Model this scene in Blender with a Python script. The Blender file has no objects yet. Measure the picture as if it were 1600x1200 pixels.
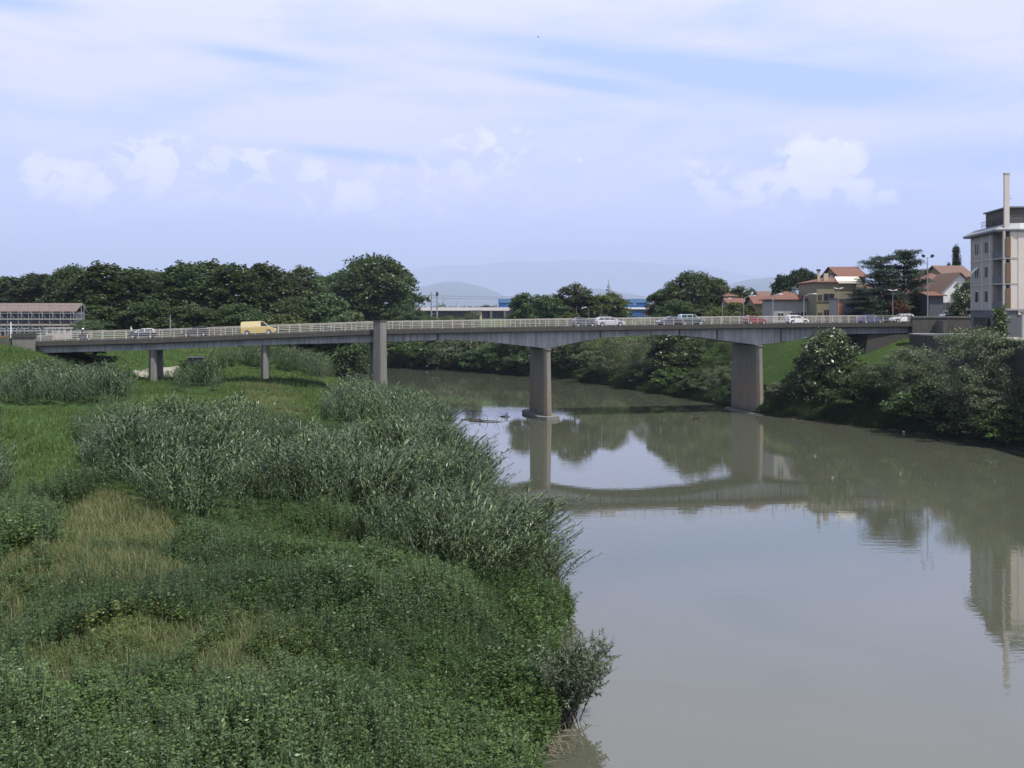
import bpy, bmesh, math, random
import numpy as np
from mathutils import Vector, Matrix
R = math.radians
random.seed(7)
rng = np.random.default_rng(11)
scn = bpy.context.scene
COL = scn.collection

# ------------------------------------------------------------------ camera
F, HY, CAMZ = 1600.0, 485.0, 16.2        # focal length in photo pixels, horizon row, eye height above the water
cam = bpy.data.cameras.new("camera"); camo = bpy.data.objects.new("camera", cam); COL.objects.link(camo)
camo.location = (0, 0, CAMZ); camo.rotation_euler = (R(90), 0, 0)
cam.sensor_width = 36; cam.lens = 36 * F / 1600.0
cam.shift_y = -(600 - HY) / 1600.0
cam.clip_end = 120000; cam.clip_start = 0.5
scn.camera = camo

# ------------------------------------------------------------------ node / material helpers
def new_mat(name):
    m = bpy.data.materials.new(name); m.use_nodes = True
    nt = m.node_tree; nt.nodes.clear()
    out = nt.nodes.new("ShaderNodeOutputMaterial")
    return m, nt, out
def N(nt, typ, **kw):
    n = nt.nodes.new(typ)
    for k, v in kw.items():
        if k.startswith("i_"): n.inputs[k[2:]].default_value = v
        else: setattr(n, k, v)
    return n
def L(nt, a, b): nt.links.new(a, b)
def mth(nt, op, a, b=None, c=None, clamp=False):
    n = nt.nodes.new("ShaderNodeMath"); n.operation = op; n.use_clamp = clamp
    for i, v in enumerate((a, b, c)):
        if v is None: continue
        if isinstance(v, (int, float)): n.inputs[i].default_value = v
        else: nt.links.new(v, n.inputs[i])
    return n.outputs[0]
def mixc(nt, fac, a, b, blend='MIX'):
    n = nt.nodes.new("ShaderNodeMix"); n.data_type = 'RGBA'; n.blend_type = blend
    for i, v in ((0, fac), (6, a), (7, b)):
        if isinstance(v, (int, float)): n.inputs[i].default_value = v
        elif isinstance(v, (tuple, list)): n.inputs[i].default_value = (*v[:3], 1)
        else: nt.links.new(v, n.inputs[i])
    return n.outputs[2]
def ramp(nt, fac, stops):
    n = nt.nodes.new("ShaderNodeValToRGB"); e = n.color_ramp.elements
    while len(e) < len(stops): e.new(0.5)
    for el, (p, c) in zip(e, stops):
        el.position = p; el.color = (c, c, c, 1) if isinstance(c, (int, float)) else (*c, 1)
    if not isinstance(fac, (int, float)): nt.links.new(fac, n.inputs[0])
    return n.outputs[0]
def noise(nt, vec, scale, detail=4, rough=0.55, dist=0.0):
    n = nt.nodes.new("ShaderNodeTexNoise"); n.inputs["Scale"].default_value = scale
    n.inputs["Detail"].default_value = detail; n.inputs["Roughness"].default_value = rough
    n.inputs["Distortion"].default_value = dist
    if vec is not None: nt.links.new(vec, n.inputs["Vector"])
    return n.outputs[0]
def mapping(nt, vec, scale=(1, 1, 1), loc=(0, 0, 0), rot=(0, 0, 0)):
    n = nt.nodes.new("ShaderNodeMapping"); n.inputs["Scale"].default_value = scale
    n.inputs["Location"].default_value = loc; n.inputs["Rotation"].default_value = rot
    nt.links.new(vec, n.inputs["Vector"]); return n.outputs[0]

def solid(name, col, rough=0.7, var=0.25, scale=3.0, metal=0.0, spec=0.4, bump=0.0, streak=0.0, streakcol=(0.05, 0.05, 0.05), coat=0.0):
    m, nt, out = new_mat(name)
    b = N(nt, "ShaderNodeBsdfPrincipled"); L(nt, b.outputs[0], out.inputs[0])
    tc = N(nt, "ShaderNodeTexCoord"); g = N(nt, "ShaderNodeNewGeometry")
    v = noise(nt, g.outputs["Position"], scale, 6, 0.65)
    c = mixc(nt, v, tuple(x * (1 - var) for x in col), tuple(min(1, x * (1 + var)) for x in col))
    if streak:
        s = noise(nt, mapping(nt, g.outputs["Position"], (3.0, 3.0, 0.10)), 1.0, 5, 0.75)
        c = mixc(nt, mth(nt, 'MULTIPLY', ramp(nt, s, [(0.42, 0), (0.68, 1)]), streak), c, streakcol)
        s2 = noise(nt, g.outputs["Position"], 0.35, 5, 0.7)
        c = mixc(nt, mth(nt, 'MULTIPLY', ramp(nt, s2, [(0.45, 0), (0.7, 1)]), streak * 0.6), c, streakcol)
    L(nt, c, b.inputs["Base Color"])
    b.inputs["Roughness"].default_value = rough; b.inputs["Metallic"].default_value = metal
    b.inputs["Specular IOR Level"].default_value = spec
    b.inputs["Coat Weight"].default_value = coat
    if bump:
        bn = N(nt, "ShaderNodeBump"); bn.inputs["Strength"].default_value = bump; bn.inputs["Distance"].default_value = 0.05
        L(nt, noise(nt, g.outputs["Position"], scale * 6, 5, 0.7), bn.inputs["Height"]); L(nt, bn.outputs[0], b.inputs["Normal"])
    return m

def leafmat(name, dark, light, trans=0.25, rough=0.5, spec=0.35, objvar=0.25, sheen=0.0):
    m, nt, out = new_mat(name)
    at = N(nt, "ShaderNodeAttribute", attribute_name="tint")
    oi = N(nt, "ShaderNodeObjectInfo")
    c = mixc(nt, at.outputs["Fac"], dark, light)
    hv = N(nt, "ShaderNodeHueSaturation")
    L(nt, c, hv.inputs["Color"])
    L(nt, mth(nt, 'MULTIPLY_ADD', oi.outputs["Random"], objvar * 0.10, 0.5 - objvar * 0.05), hv.inputs["Hue"])
    L(nt, mth(nt, 'MULTIPLY_ADD', oi.outputs["Random"], objvar * 1.2, 1 - objvar * 0.6), hv.inputs["Value"])
    b = N(nt, "ShaderNodeBsdfPrincipled"); L(nt, hv.outputs[0], b.inputs["Base Color"])
    b.inputs["Roughness"].default_value = rough; b.inputs["Specular IOR Level"].default_value = spec
    t = N(nt, "ShaderNodeBsdfTranslucent")
    L(nt, mixc(nt, 0.6, hv.outputs[0], (0.12, 0.16, 0.03)), t.inputs[0])
    mx = N(nt, "ShaderNodeMixShader"); mx.inputs[0].default_value = trans
    L(nt, b.outputs[0], mx.inputs[1]); L(nt, t.outputs[0], mx.inputs[2]); L(nt, mx.outputs[0], out.inputs[0])
    return m

M = {}
M['poplar'] = leafmat('poplar_leaves', (0.018, 0.036, 0.014), (0.086, 0.122, 0.050), rough=.45, objvar=.5)
M['broad'] = leafmat('broad_leaves', (0.022, 0.044, 0.016), (0.084, 0.128, 0.048), objvar=.45)
M['pale'] = leafmat('pale_leaves', (0.050, 0.075, 0.035), (0.125, 0.165, 0.065))
M['olive'] = leafmat('olive_leaves', (0.050, 0.072, 0.020), (0.125, 0.150, 0.040))
M['willow'] = leafmat('willow_leaves', (0.042, 0.060, 0.030), (0.200, 0.235, 0.140), trans=0.25)
M['gloss'] = leafmat('glossy_leaves', (0.020, 0.040, 0.014), (0.150, 0.190, 0.085), rough=0.38, spec=0.5, trans=0.12)
M['conifer'] = leafmat('conifer_needles', (0.016, 0.032, 0.022), (0.055, 0.085, 0.058), trans=0.08)
M['cypress'] = leafmat('cypress_needles', (0.010, 0.024, 0.010), (0.030, 0.055, 0.022), trans=0.05)
M['cane'] = leafmat('cane_leaves', (0.016, 0.034, 0.012), (0.130, 0.185, 0.080), trans=0.16, rough=0.42, spec=.4, objvar=0.1)
M['herb'] = leafmat('herb_leaves', (0.013, 0.033, 0.010), (0.108, 0.168, 0.062), trans=0.2, rough=.42, spec=.4, objvar=0.1)
M['lush'] = leafmat('lush_leaves', (0.020, 0.046, 0.012), (0.108, 0.180, 0.050), trans=0.25, objvar=0.1)
M['lime'] = leafmat('lime_leaves', (0.055, 0.080, 0.020), (0.170, 0.205, 0.062), trans=.25, objvar=.05)
M['grass'] = leafmat('grass_blades', (0.045, 0.095, 0.020), (0.120, 0.200, 0.050), trans=0.25, objvar=0.05)
M['dry'] = leafmat('dry_grass_blades', (0.066, 0.090, 0.030), (0.205, 0.215, 0.090), trans=0.2, objvar=0.05)
M['bark'] = solid('bark', (0.085, 0.078, 0.062), 0.9, 0.4, 4, bump=0.4)
M['concrete'] = solid('pier_concrete', (0.172, 0.174, 0.162), 0.85, 0.25, 1.4, streak=0.55, streakcol=(0.10, 0.085, 0.065), bump=0.25)
M['girder'] = solid('girder_concrete', (0.39, 0.405, 0.42), 0.85, 0.25, 1.4, streak=0.85, streakcol=(0.12, 0.13, 0.14), bump=0.2)
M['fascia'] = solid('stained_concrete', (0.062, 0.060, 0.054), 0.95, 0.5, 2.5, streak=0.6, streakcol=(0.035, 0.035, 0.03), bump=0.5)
M['walk'] = solid('pavement_concrete', (0.34, 0.32, 0.29), 0.9, 0.2, 2)
M['asphalt'] = solid('asphalt', (0.07, 0.07, 0.07), 0.9, 0.2, 6)
M['rail'] = solid('railing_paint', (0.44, 0.42, 0.38), 0.5, 0.2, 5)
M['wallstone'] = solid('quay_wall', (0.095, 0.092, 0.082), 0.9, 0.4, 1.2, streak=0.5, bump=0.5)
M['darkwall'] = solid('dark_retaining_wall', (0.07, 0.068, 0.06), 0.95, 0.4, 1.2, streak=0.5, streakcol=(0.02, 0.02, 0.018), bump=0.5)  # dark tone with darker streaks running down
M['render_grey'] = solid('grey_render', (0.34, 0.33, 0.315), 0.85, 0.12, 1.0, streak=0.3, streakcol=(0.2, 0.2, 0.19))
M['render_cream'] = solid('cream_render', (0.52, 0.48, 0.43), 0.85, 0.08, 0.6, streak=0.12, streakcol=(0.4, 0.35, 0.3))
M['render_yellow'] = solid('ochre_render', (0.215, 0.195, 0.128), 0.85, 0.15, 0.8, streak=0.35, streakcol=(0.2, 0.17, 0.1))
M['render_white'] = solid('white_render', (0.66, 0.66, 0.66), 0.85, 0.08, 1, streak=0.15, streakcol=(0.4, 0.4, 0.4))
M['render_blue'] = solid('bluish_plinth', (0.105, 0.118, 0.135), 0.8, 0.2, 1, streak=0.3)
M['tile'] = solid('terracotta_tiles', (0.150, 0.072, 0.053), 0.9, 0.45, 3.5, bump=0.6, streak=0.3, streakcol=(0.2, 0.11, 0.08))
M['oldtile'] = solid('weathered_tiles', (0.150, 0.092, 0.070), 0.9, 0.4, 3.5, bump=0.6, streak=0.4, streakcol=(0.16, 0.11, 0.085))
M['pinktile'] = solid('pale_tiles', (0.15, 0.115, 0.105), 0.9, 0.35, 3.5, bump=0.6, streak=0.4, streakcol=(0.2, 0.15, 0.13))
M['window'] = solid('window_glass', (0.025, 0.03, 0.035), 0.12, 0.2, 1, spec=0.6)
M['shutter'] = solid('green_brown_shutters', (0.06, 0.06, 0.045), 0.7, 0.3, 4)
M['brownblind'] = solid('brown_blinds', (0.13, 0.085, 0.04), 0.8, 0.3, 4)
M['eave'] = solid('eave_slab', (0.14, 0.145, 0.16), 0.7, 0.2, 2)
M['zinc'] = solid('zinc_roof', (0.22, 0.23, 0.25), 0.5, 0.15, 2, spec=0.5)
M['dark'] = solid('dark_iron', (0.03, 0.03, 0.033), 0.6, 0.2, 3)
M['white'] = solid('white_paint', (0.78, 0.77, 0.74), 0.6, 0.06, 3)
M['steel'] = solid('galvanised_steel', (0.30, 0.31, 0.32), 0.5, 0.15, 3, metal=0.3)
M['awning'] = solid('cream_awning', (0.72, 0.68, 0.55), 0.9, 0.06, 2)
M['brick'] = solid('red_brick', (0.30, 0.115, 0.07), 0.9, 0.35, 5, bump=0.4)
M['sand'] = solid('sand_render', (0.46, 0.39, 0.28), 0.9, 0.15, 2)
M['blueclad'] = solid('blue_cladding', (0.030, 0.095, 0.27), 0.5, 0.15, 0.6)
M['paleblue'] = solid('pale_blue_cladding', (0.10, 0.22, 0.40), 0.5, 0.15, 0.6)
M['shed'] = solid('shed_wall', (0.085, 0.09, 0.11), 0.8, 0.3, 0.8, streak=0.4)
M['shedroof'] = solid('shed_roof', (0.27, 0.255, 0.25), 0.8, 0.2, 0.5)
M['tyre'] = solid('tyre_rubber', (0.02, 0.02, 0.02), 0.8, 0.1, 5)
M['rim'] = solid('wheel_rim', (0.5, 0.5, 0.52), 0.35, 0.1, 5, metal=0.6)
M['carglass'] = solid('car_glass', (0.015, 0.018, 0.022), 0.06, 0.1, 3, spec=0.6)
M['lampglass'] = solid('headlight_glass', (0.75, 0.75, 0.78), 0.1, 0.05, 3, spec=0.7)
M['taillight'] = solid('taillight_glass', (0.35, 0.02, 0.015), 0.2, 0.1, 3)
M['skin'] = solid('skin', (0.40, 0.28, 0.22), 0.6, 0.08, 8)
M['hair'] = solid('dark_hair', (0.03, 0.022, 0.017), 0.6, 0.2, 20)
M['shirt'] = solid('white_shirt', (0.75, 0.75, 0.75), 0.8, 0.06, 8)
M['blackcloth'] = solid('dark_clothes', (0.03, 0.032, 0.04), 0.85, 0.2, 8)
M['denim'] = solid('blue_trousers', (0.08, 0.10, 0.16), 0.85, 0.2, 8)
M['wood'] = solid('driftwood', (0.07, 0.06, 0.05), 0.9, 0.4, 4, bump=0.4)
M['feather'] = solid('white_feathers', (0.8, 0.8, 0.78), 0.8, 0.05, 8)
M['plastic'] = solid('white_plastic', (0.78, 0.78, 0.78), 0.5, 0.08, 8)
M['gravel'] = solid('pale_gravel', (0.27, 0.25, 0.215), 0.95, 0.3, 3, bump=0.5)
M['deadstick'] = solid('dead_stems', (0.20, 0.18, 0.13), 0.9, 0.3, 6)
M['terracotta_rail'] = solid('red_painted_rail', (0.33, 0.08, 0.06), 0.6, 0.3, 3)
def paint(name, col, metal=0.25): return solid(name, col, 0.35, 0.05, 2, metal=metal, spec=0.5, coat=0.6)

# pier nose: warm rusty run-off stain down the sunny arris
def pier_mat():
    m, nt, out = new_mat('pier_nose_concrete')
    b = N(nt, "ShaderNodeBsdfPrincipled"); L(nt, b.outputs[0], out.inputs[0])
    g = N(nt, "ShaderNodeNewGeometry"); P = g.outputs["Position"]
    v = noise(nt, P, 1.3, 6, 0.65)
    c = mixc(nt, v, (0.132, 0.136, 0.128), (0.238, 0.240, 0.222))
    s = noise(nt, mapping(nt, P, (3, 3, 0.12)), 1.0, 5, 0.7)
    c = mixc(nt, mth(nt, 'MULTIPLY', ramp(nt, s, [(0.42, 0), (0.66, 1)]), 0.6), c, (0.10, 0.085, 0.06))
    sx = N(nt, "ShaderNodeSeparateXYZ"); L(nt, P, sx.inputs[0])
    low = ramp(nt, mth(nt, 'DIVIDE', sx.outputs[2], 10.0), [(0.05, 0.2), (0.35, 1), (0.75, 0.15)])
    rn = noise(nt, mapping(nt, P, (1.5, 1.5, 0.15), (4, 2, 1)), 1.0, 4, 0.6)
    c = mixc(nt, mth(nt, 'MULTIPLY', mth(nt, 'MULTIPLY', low, ramp(nt, rn, [(0.40, 0), (0.6, 1)])), 0.6), c, (0.30, 0.17, 0.045))
    # waterline slime
    sl = ramp(nt, mth(nt, 'DIVIDE', mth(nt, 'ADD', sx.outputs[2], mth(nt, 'MULTIPLY', v, 0.8)), 2.0), [(0.25, 1), (0.8, 0)])
    c = mixc(nt, mth(nt, 'MULTIPLY', sl, 0.7), c, (0.055, 0.055, 0.035))
    L(nt, c, b.inputs["Base Color"]); b.inputs["Roughness"].default_value = 0.9
    bn = N(nt, "ShaderNodeBump"); bn.inputs["Strength"].default_value = 0.3; bn.inputs["Distance"].default_value = 0.05
    L(nt, noise(nt, P, 9, 5, 0.7), bn.inputs["Height"]); L(nt, bn.outputs[0], b.inputs["Normal"])
    return m
M['pier'] = pier_mat()

# ------------------------------------------------------------------ object helpers
def tag(o, label=None, cat=None, group=None, kind=None):
    if label: o['label'] = label
    if cat: o['category'] = cat
    if group: o['group'] = group
    if kind: o['kind'] = kind
    return o
def empty(name, loc=(0, 0, 0), rz=0, label=None, cat=None, group=None):
    o = bpy.data.objects.new(name, None); COL.objects.link(o); o.empty_display_size = 0.3
    o.location = loc; o.rotation_euler = (0, 0, rz)
    return tag(o, label, cat, group)
def link(name, me, mat=None, parent=None):
    o = bpy.data.objects.new(name, me); COL.objects.link(o)
    if mat is not None and not me.materials: me.materials.append(mat)
    if parent is not None: o.parent = parent
    return o
class MB:
    """collects shapes for ONE mesh"""
    def __init__(s): s.v = []; s.f = []
    def add(s, vs, fs):
        k = len(s.v); s.v += [tuple(p) for p in vs]; s.f += [tuple(i + k for i in f) for f in fs]; return s
    def box(s, x0, x1, y0, y1, z0, z1):
        return s.add([(x0,y0,z0),(x1,y0,z0),(x1,y1,z0),(x0,y1,z0),(x0,y0,z1),(x1,y0,z1),(x1,y1,z1),(x0,y1,z1)],
                     [(0,3,2,1),(4,5,6,7),(0,1,5,4),(1,2,6,5),(2,3,7,6),(3,0,4,7)])
    def prism(s, poly, z0, z1):          # poly counter-clockwise in xy; z0/z1 numbers
        n = len(poly)
        return s.add([(x, y, z0) for x, y in poly] + [(x, y, z1) for x, y in poly],
                     [tuple(range(n - 1, -1, -1)), tuple(range(n, 2 * n))] + [(i, (i + 1) % n, n + (i + 1) % n, n + i) for i in range(n)])
    def loft(s, rings, cap=True):        # rings: lists of equal length
        n = len(rings[0]); k = len(s.v); vs = [p for r in rings for p in r]; fs = []
        for j in range(len(rings) - 1):
            for i in range(n):
                a = j * n + i; b = j * n + (i + 1) % n
                fs.append((a, b, b + n, a + n))
        if cap: fs += [tuple(range(n - 1, -1, -1)), tuple(range((len(rings) - 1) * n, len(rings) * n))]
        return s.add(vs, fs)
    def tube(s, pts, r, n=6, r2=None):
        pts = [Vector(p) for p in pts]; rings = []
        for i, p in enumerate(pts):
            d = (pts[min(i + 1, len(pts) - 1)] - pts[max(i - 1, 0)]).normalized()
            a = d.orthogonal().normalized() if i == 0 else (a - d * a.dot(d)).normalized()
            b = d.cross(a); rr = r if r2 is None else r + (r2 - r) * i / (len(pts) - 1)
            rings.append([tuple(p + (a * math.cos(2*math.pi*k/n) + b * math.sin(2*math.pi*k/n)) * rr) for k in range(n)])
        return s.loft(rings)
    def cyl(s, c, axis, r, h, n=16):
        c = Vector(c); ax = Vector(axis).normalized()
        return s.tube([c - ax * h / 2, c + ax * h / 2], r, n)
    def ell(s, c, r, n=10, m=7):
        rings = []
        for j in range(1, m):
            t = math.pi * j / m
            rings.append([(c[0] + r[0]*math.sin(t)*math.cos(2*math.pi*k/n), c[1] + r[1]*math.sin(t)*math.sin(2*math.pi*k/n), c[2] - r[2]*math.cos(t)) for k in range(n)])
        return s.loft(rings)
    def mesh(s, name, smooth=False):
        me = bpy.data.meshes.new(name); me.from_pydata(s.v, [], s.f); me.validate()
        bm = bmesh.new(); bm.from_mesh(me); bmesh.ops.recalc_face_normals(bm, faces=bm.faces); bm.to_mesh(me); bm.free()
        if smooth: me.polygons.foreach_set("use_smooth", [True] * len(me.polygons))
        me.update(); return me
    def build(s, name, mat, parent=None, smooth=False, bevel=0):
        o = link(name, s.mesh(name, smooth), mat, parent)
        if bevel:
            b = o.modifiers.new("bevel", 'BEVEL'); b.width = bevel; b.segments = 2; b.limit_method = 'ANGLE'
        return o
def mesh_np(name, V, Fq, tint=None):
    me = bpy.data.meshes.new(name); n, m = len(V), len(Fq)
    me.vertices.add(n); me.vertices.foreach_set("co", np.ascontiguousarray(V, dtype=np.float32).ravel())
    me.loops.add(4 * m); me.loops.foreach_set("vertex_index", np.ascontiguousarray(Fq, dtype=np.int32).ravel())
    me.polygons.add(m); me.polygons.foreach_set("loop_start", np.arange(0, 4 * m, 4, dtype=np.int32))
    if tint is not None:
        a = me.attributes.new("tint", 'FLOAT', 'FACE'); a.data.foreach_set("value", np.ascontiguousarray(tint, dtype=np.float32))
    me.update(calc_edges=True); return me
def copy_tree(o, parent=None):
    c = o.copy(); COL.objects.link(c)
    if parent is not None: c.parent = parent
    for ch in list(o.children): copy_tree(ch, c)
    return c

# ------------------------------------------------------------------ noise on the plane
_lat = rng.random((256, 256))
def vnoise(x, y, sc, seed=0):
    x = np.asarray(x, float) / sc + seed * 17.3; y = np.asarray(y, float) / sc + seed * 31.7
    xi = np.floor(x).astype(int); yi = np.floor(y).astype(int); fx = x - xi; fy = y - yi
    fx = fx*fx*(3-2*fx); fy = fy*fy*(3-2*fy); g = lambda a, b: _lat[a % 256, b % 256]
    return (g(xi, yi)*(1-fx)*(1-fy) + g(xi+1, yi)*fx*(1-fy) + g(xi, yi+1)*(1-fx)*fy + g(xi+1, yi+1)*fx*fy)
def sstep(x, a, b):
    t = np.clip((np.asarray(x, float) - a) / (b - a), 0, 1); return t * t * (3 - 2 * t)

# ------------------------------------------------------------------ terrain
LY = [-300, -50, 0, 30, 36, 40, 50, 58, 70, 85, 105, 126, 147, 170, 200, 240, 267, 300, 320, 380, 450]
LX = [20, 8, 4, 1.2, 0.8, 1.7, 2.6, 3.0, 1.5, -1.8, -4, -8, -15, -22, -31, -40, -47, -80, -160, -400, -700]
RY = [-300, 0, 60, 120, 138, 152, 159, 172, 185, 207, 242, 282, 298, 320, 380, 450]
RX = [80, 72, 66, 60, 52, 43, 38.4, 36.5, 34.0, 25.5, 14.5, -18, -46, -110, -330, -600]
def height(X, Y):
    X = np.asarray(X, float); Y = np.asarray(Y, float)
    xl = np.interp(Y, LY, LX); xr = np.interp(Y, RY, RX)
    cl = 1 / np.sqrt(1 + ((np.interp(Y + 3, LY, LX) - np.interp(Y - 3, LY, LX)) / 6) ** 2)
    cr = 1 / np.sqrt(1 + ((np.interp(Y + 3, RY, RX) - np.interp(Y - 3, RY, RX)) / 6) ** 2)
    wob = (vnoise(X, Y, 3.0, 3) - 0.5) * 1.2
    dl = (xl - X) * cl + wob; dr = (X - xr) * cr + wob
    zl = np.interp(dl, [-8, -1, 0, 0.6, 2, 5, 10, 18, 30, 50, 300], [-2.5, -0.6, -0.05, 0.6, 1.9, 3.5, 4.6, 5.3, 6.1, 7.1, 7.6])
    zl = zl + sstep(dl, 3, 12) * ((vnoise(X, Y, 11, 1) - 0.5) * 1.1 + (vnoise(X, Y, 4, 2) - 0.5) * 0.5)
    zl = zl + sstep(dl, 4, 14) * (sstep(Y, 150, 182) * 2.4 + sstep(Y, 182, 215) * 1.6)
    wl = sstep(-X, 54, 67) * sstep(Y, 116, 132)
    zl = zl * (1 - wl) + np.maximum(zl, 11.4) * wl
    zn = np.interp(dr, [-8, -1, 0, 0.5, 3, 9, 12, 30], [-2.5, -0.6, -0.05, 0.5, 2.6, 7.3, 8, 8])
    zf = np.interp(dr, [-8, -1, 0, 0.5, 2, 8, 10, 18, 25, 60], [-2.5, -0.6, -0.05, 0.4, 1.4, 3.3, 4, 9.5, 13.3, 13.6])
    w = sstep(Y, 157, 170)
    zr = zn * (1 - w) + zf * w + sstep(dr, 3, 10) * (vnoise(X, Y, 9, 5) - 0.5) * 0.3
    z = np.maximum(zl, zr)
    wf = sstep(Y, 320, 520); z = z * (1 - wf) + 12.0 * wf
    wx = sstep(np.abs(X), 180, 400); z = np.where(Y < 320, z, z) 
    return z
_D = np.concatenate([np.arange(18, 120, .15), np.arange(120, 330, .3)])
def unproj(px, py, h=0.0):
    """walks the ray of a photo pixel to the ground (plus h) and returns that place on the ground"""
    px = np.atleast_1d(np.asarray(px, float))[:, None]; py = np.atleast_1d(np.asarray(py, float))[:, None]
    d = _D[None, :] + 0 * px; z = CAMZ - (py - HY) / F * d; x = (px - 800) / F * d
    hit = z <= np.maximum(height(x, d), 0) + h; hit[:, -1] = True
    k = hit.argmax(1); d = _D[k]
    return (px[:, 0] - 800) / F * d, d
def at(px, d): return (px - 800) / F * d
def zat(py, d): return CAMZ - (py - HY) / F * d
def inpoly(X, Y, P):
    X = np.asarray(X); Y = np.asarray(Y); ins = np.zeros(X.shape, bool); n = len(P)
    for i in range(n):
        x0, y0 = P[i]; x1, y1 = P[(i + 1) % n]
        c = ((y0 > Y) != (y1 > Y)) & (X < (x1 - x0) * (Y - y0) / ((y1 - y0) if y1 != y0 else 1e-9) + x0)
        ins ^= c
    return ins
def wpoly(pts, h=0.0):
    x, y = unproj([p[0] for p in pts], [p[1] for p in pts], h); return list(zip(x, y))

def axis(a0, a1, step, lo, hi):
    c = list(np.arange(a0, a1 + 1e-6, step)); s = step; v = a1
    while v < hi: s *= 1.25; v += s; c.append(min(v, hi))
    s = step; v = a0; l = []
    while v > lo: s *= 1.25; v -= s; l.append(max(v, lo))
    return np.array(l[::-1] + c)
DRYP = [wpoly(p) for p in (
    [(150, 770), (225, 790), (285, 850), (260, 905), (180, 930), (90, 930), (60, 870), (90, 810)],
    [(0, 850), (60, 870), (40, 1000), (0, 1020)],
    [(380, 600), (440, 605), (490, 650), (440, 660), (390, 640)],
    [(500, 590), (535, 585), (560, 600), (530, 612)],
    [(160, 985), (260, 960), (330, 1000), (310, 1060), (190, 1085), (90, 1110), (60, 1060)],
    [(350, 990), (430, 985), (440, 1060), (360, 1100)],
    [(300, 545), (420, 545), (400, 556), (300, 560)],
)]
def dryness(X, Y):
    w = (vnoise(X, Y, 2.2, 21) - 0.5) * 3; u = (vnoise(X, Y, 2.2, 22) - 0.5) * 3
    k = np.zeros(np.shape(X))
    for P in DRYP: k = np.maximum(k, inpoly(X + w, Y + u, P).astype(float))
    return k
gx = axis(-92, 112, 1.0, -60000, 60000); gy = axis(14, 330, 1.0, -400, 56000)
GX, GY = np.meshgrid(gx, gy); GZ = height(GX, GY)
nx, ny = len(gx), len(gy)
V = np.stack([GX.ravel(), GY.ravel(), GZ.ravel()], 1)
ii = (np.arange(ny - 1)[:, None] * nx + np.arange(nx - 1)[None, :]).ravel()
Fq = np.stack([ii, ii + 1, ii + nx + 1, ii + nx], 1)
me = mesh_np("ground", V, Fq)
me.polygons.foreach_set("use_smooth", np.ones(len(Fq), bool))
a = me.attributes.new("dry", 'FLOAT', 'POINT'); a.data.foreach_set("value", dryness(GX.ravel(), GY.ravel()).astype(np.float32))
def ground_mat():
    m, nt, out = new_mat("grassy_ground")
    b = N(nt, "ShaderNodeBsdfPrincipled"); L(nt, b.outputs[0], out.inputs[0]); b.inputs["Roughness"].default_value = 1.0
    b.inputs["Specular IOR Level"].default_value = 0.1
    g = N(nt, "ShaderNodeNewGeometry"); P = g.outputs["Position"]
    n1 = noise(nt, P, 0.09, 6, 0.6); n2 = noise(nt, P, 1.6, 5, 0.7); n3 = noise(nt, P, 7, 3, 0.7)
    c = mixc(nt, ramp(nt, n1, [(0.35, 0), (0.65, 1)]), (0.036, 0.066, 0.018), (0.060, 0.105, 0.026))
    c = mixc(nt, ramp(nt, n2, [(0.35, 0), (0.7, 1)]), c, (0.026, 0.046, 0.014))
    c = mixc(nt, mth(nt, 'MULTIPLY', ramp(nt, n3, [(0.45, 0), (0.75, 1)]), 0.5), c, (0.075, 0.12, 0.034))
    dr = N(nt, "ShaderNodeAttribute", attribute_name="dry")
    c = mixc(nt, mth(nt, 'MULTIPLY', dr.outputs["Fac"], 0.85), c, mixc(nt, n2, (0.060, 0.075, 0.026), (0.13, 0.13, 0.058)))
    sx = N(nt, "ShaderNodeSeparateXYZ"); L(nt, P, sx.inputs[0])
    mud = ramp(nt, mth(nt, 'ADD', sx.outputs[2], mth(nt, 'MULTIPLY_ADD', n2, 1.4, -0.7)), [(0.2, 1), (0.6, 0)])
    c = mixc(nt, mud, c, mixc(nt, n3, (0.045, 0.042, 0.028), (0.095, 0.085, 0.06)))
    L(nt, c, b.inputs["Base Color"])
    bn = N(nt, "ShaderNodeBump"); bn.inputs["Strength"].default_value = 0.9; bn.inputs["Distance"].default_value = 0.25
    L(nt, mth(nt, 'ADD', n2, mth(nt, 'MULTIPLY', n3, 0.5)), bn.inputs["Height"]); L(nt, bn.outputs[0], b.inputs["Normal"])
    return m
tag(link("ground", me, ground_mat()), "grassy floodplain and river banks on both sides of the river", "ground", kind="structure")

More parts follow.
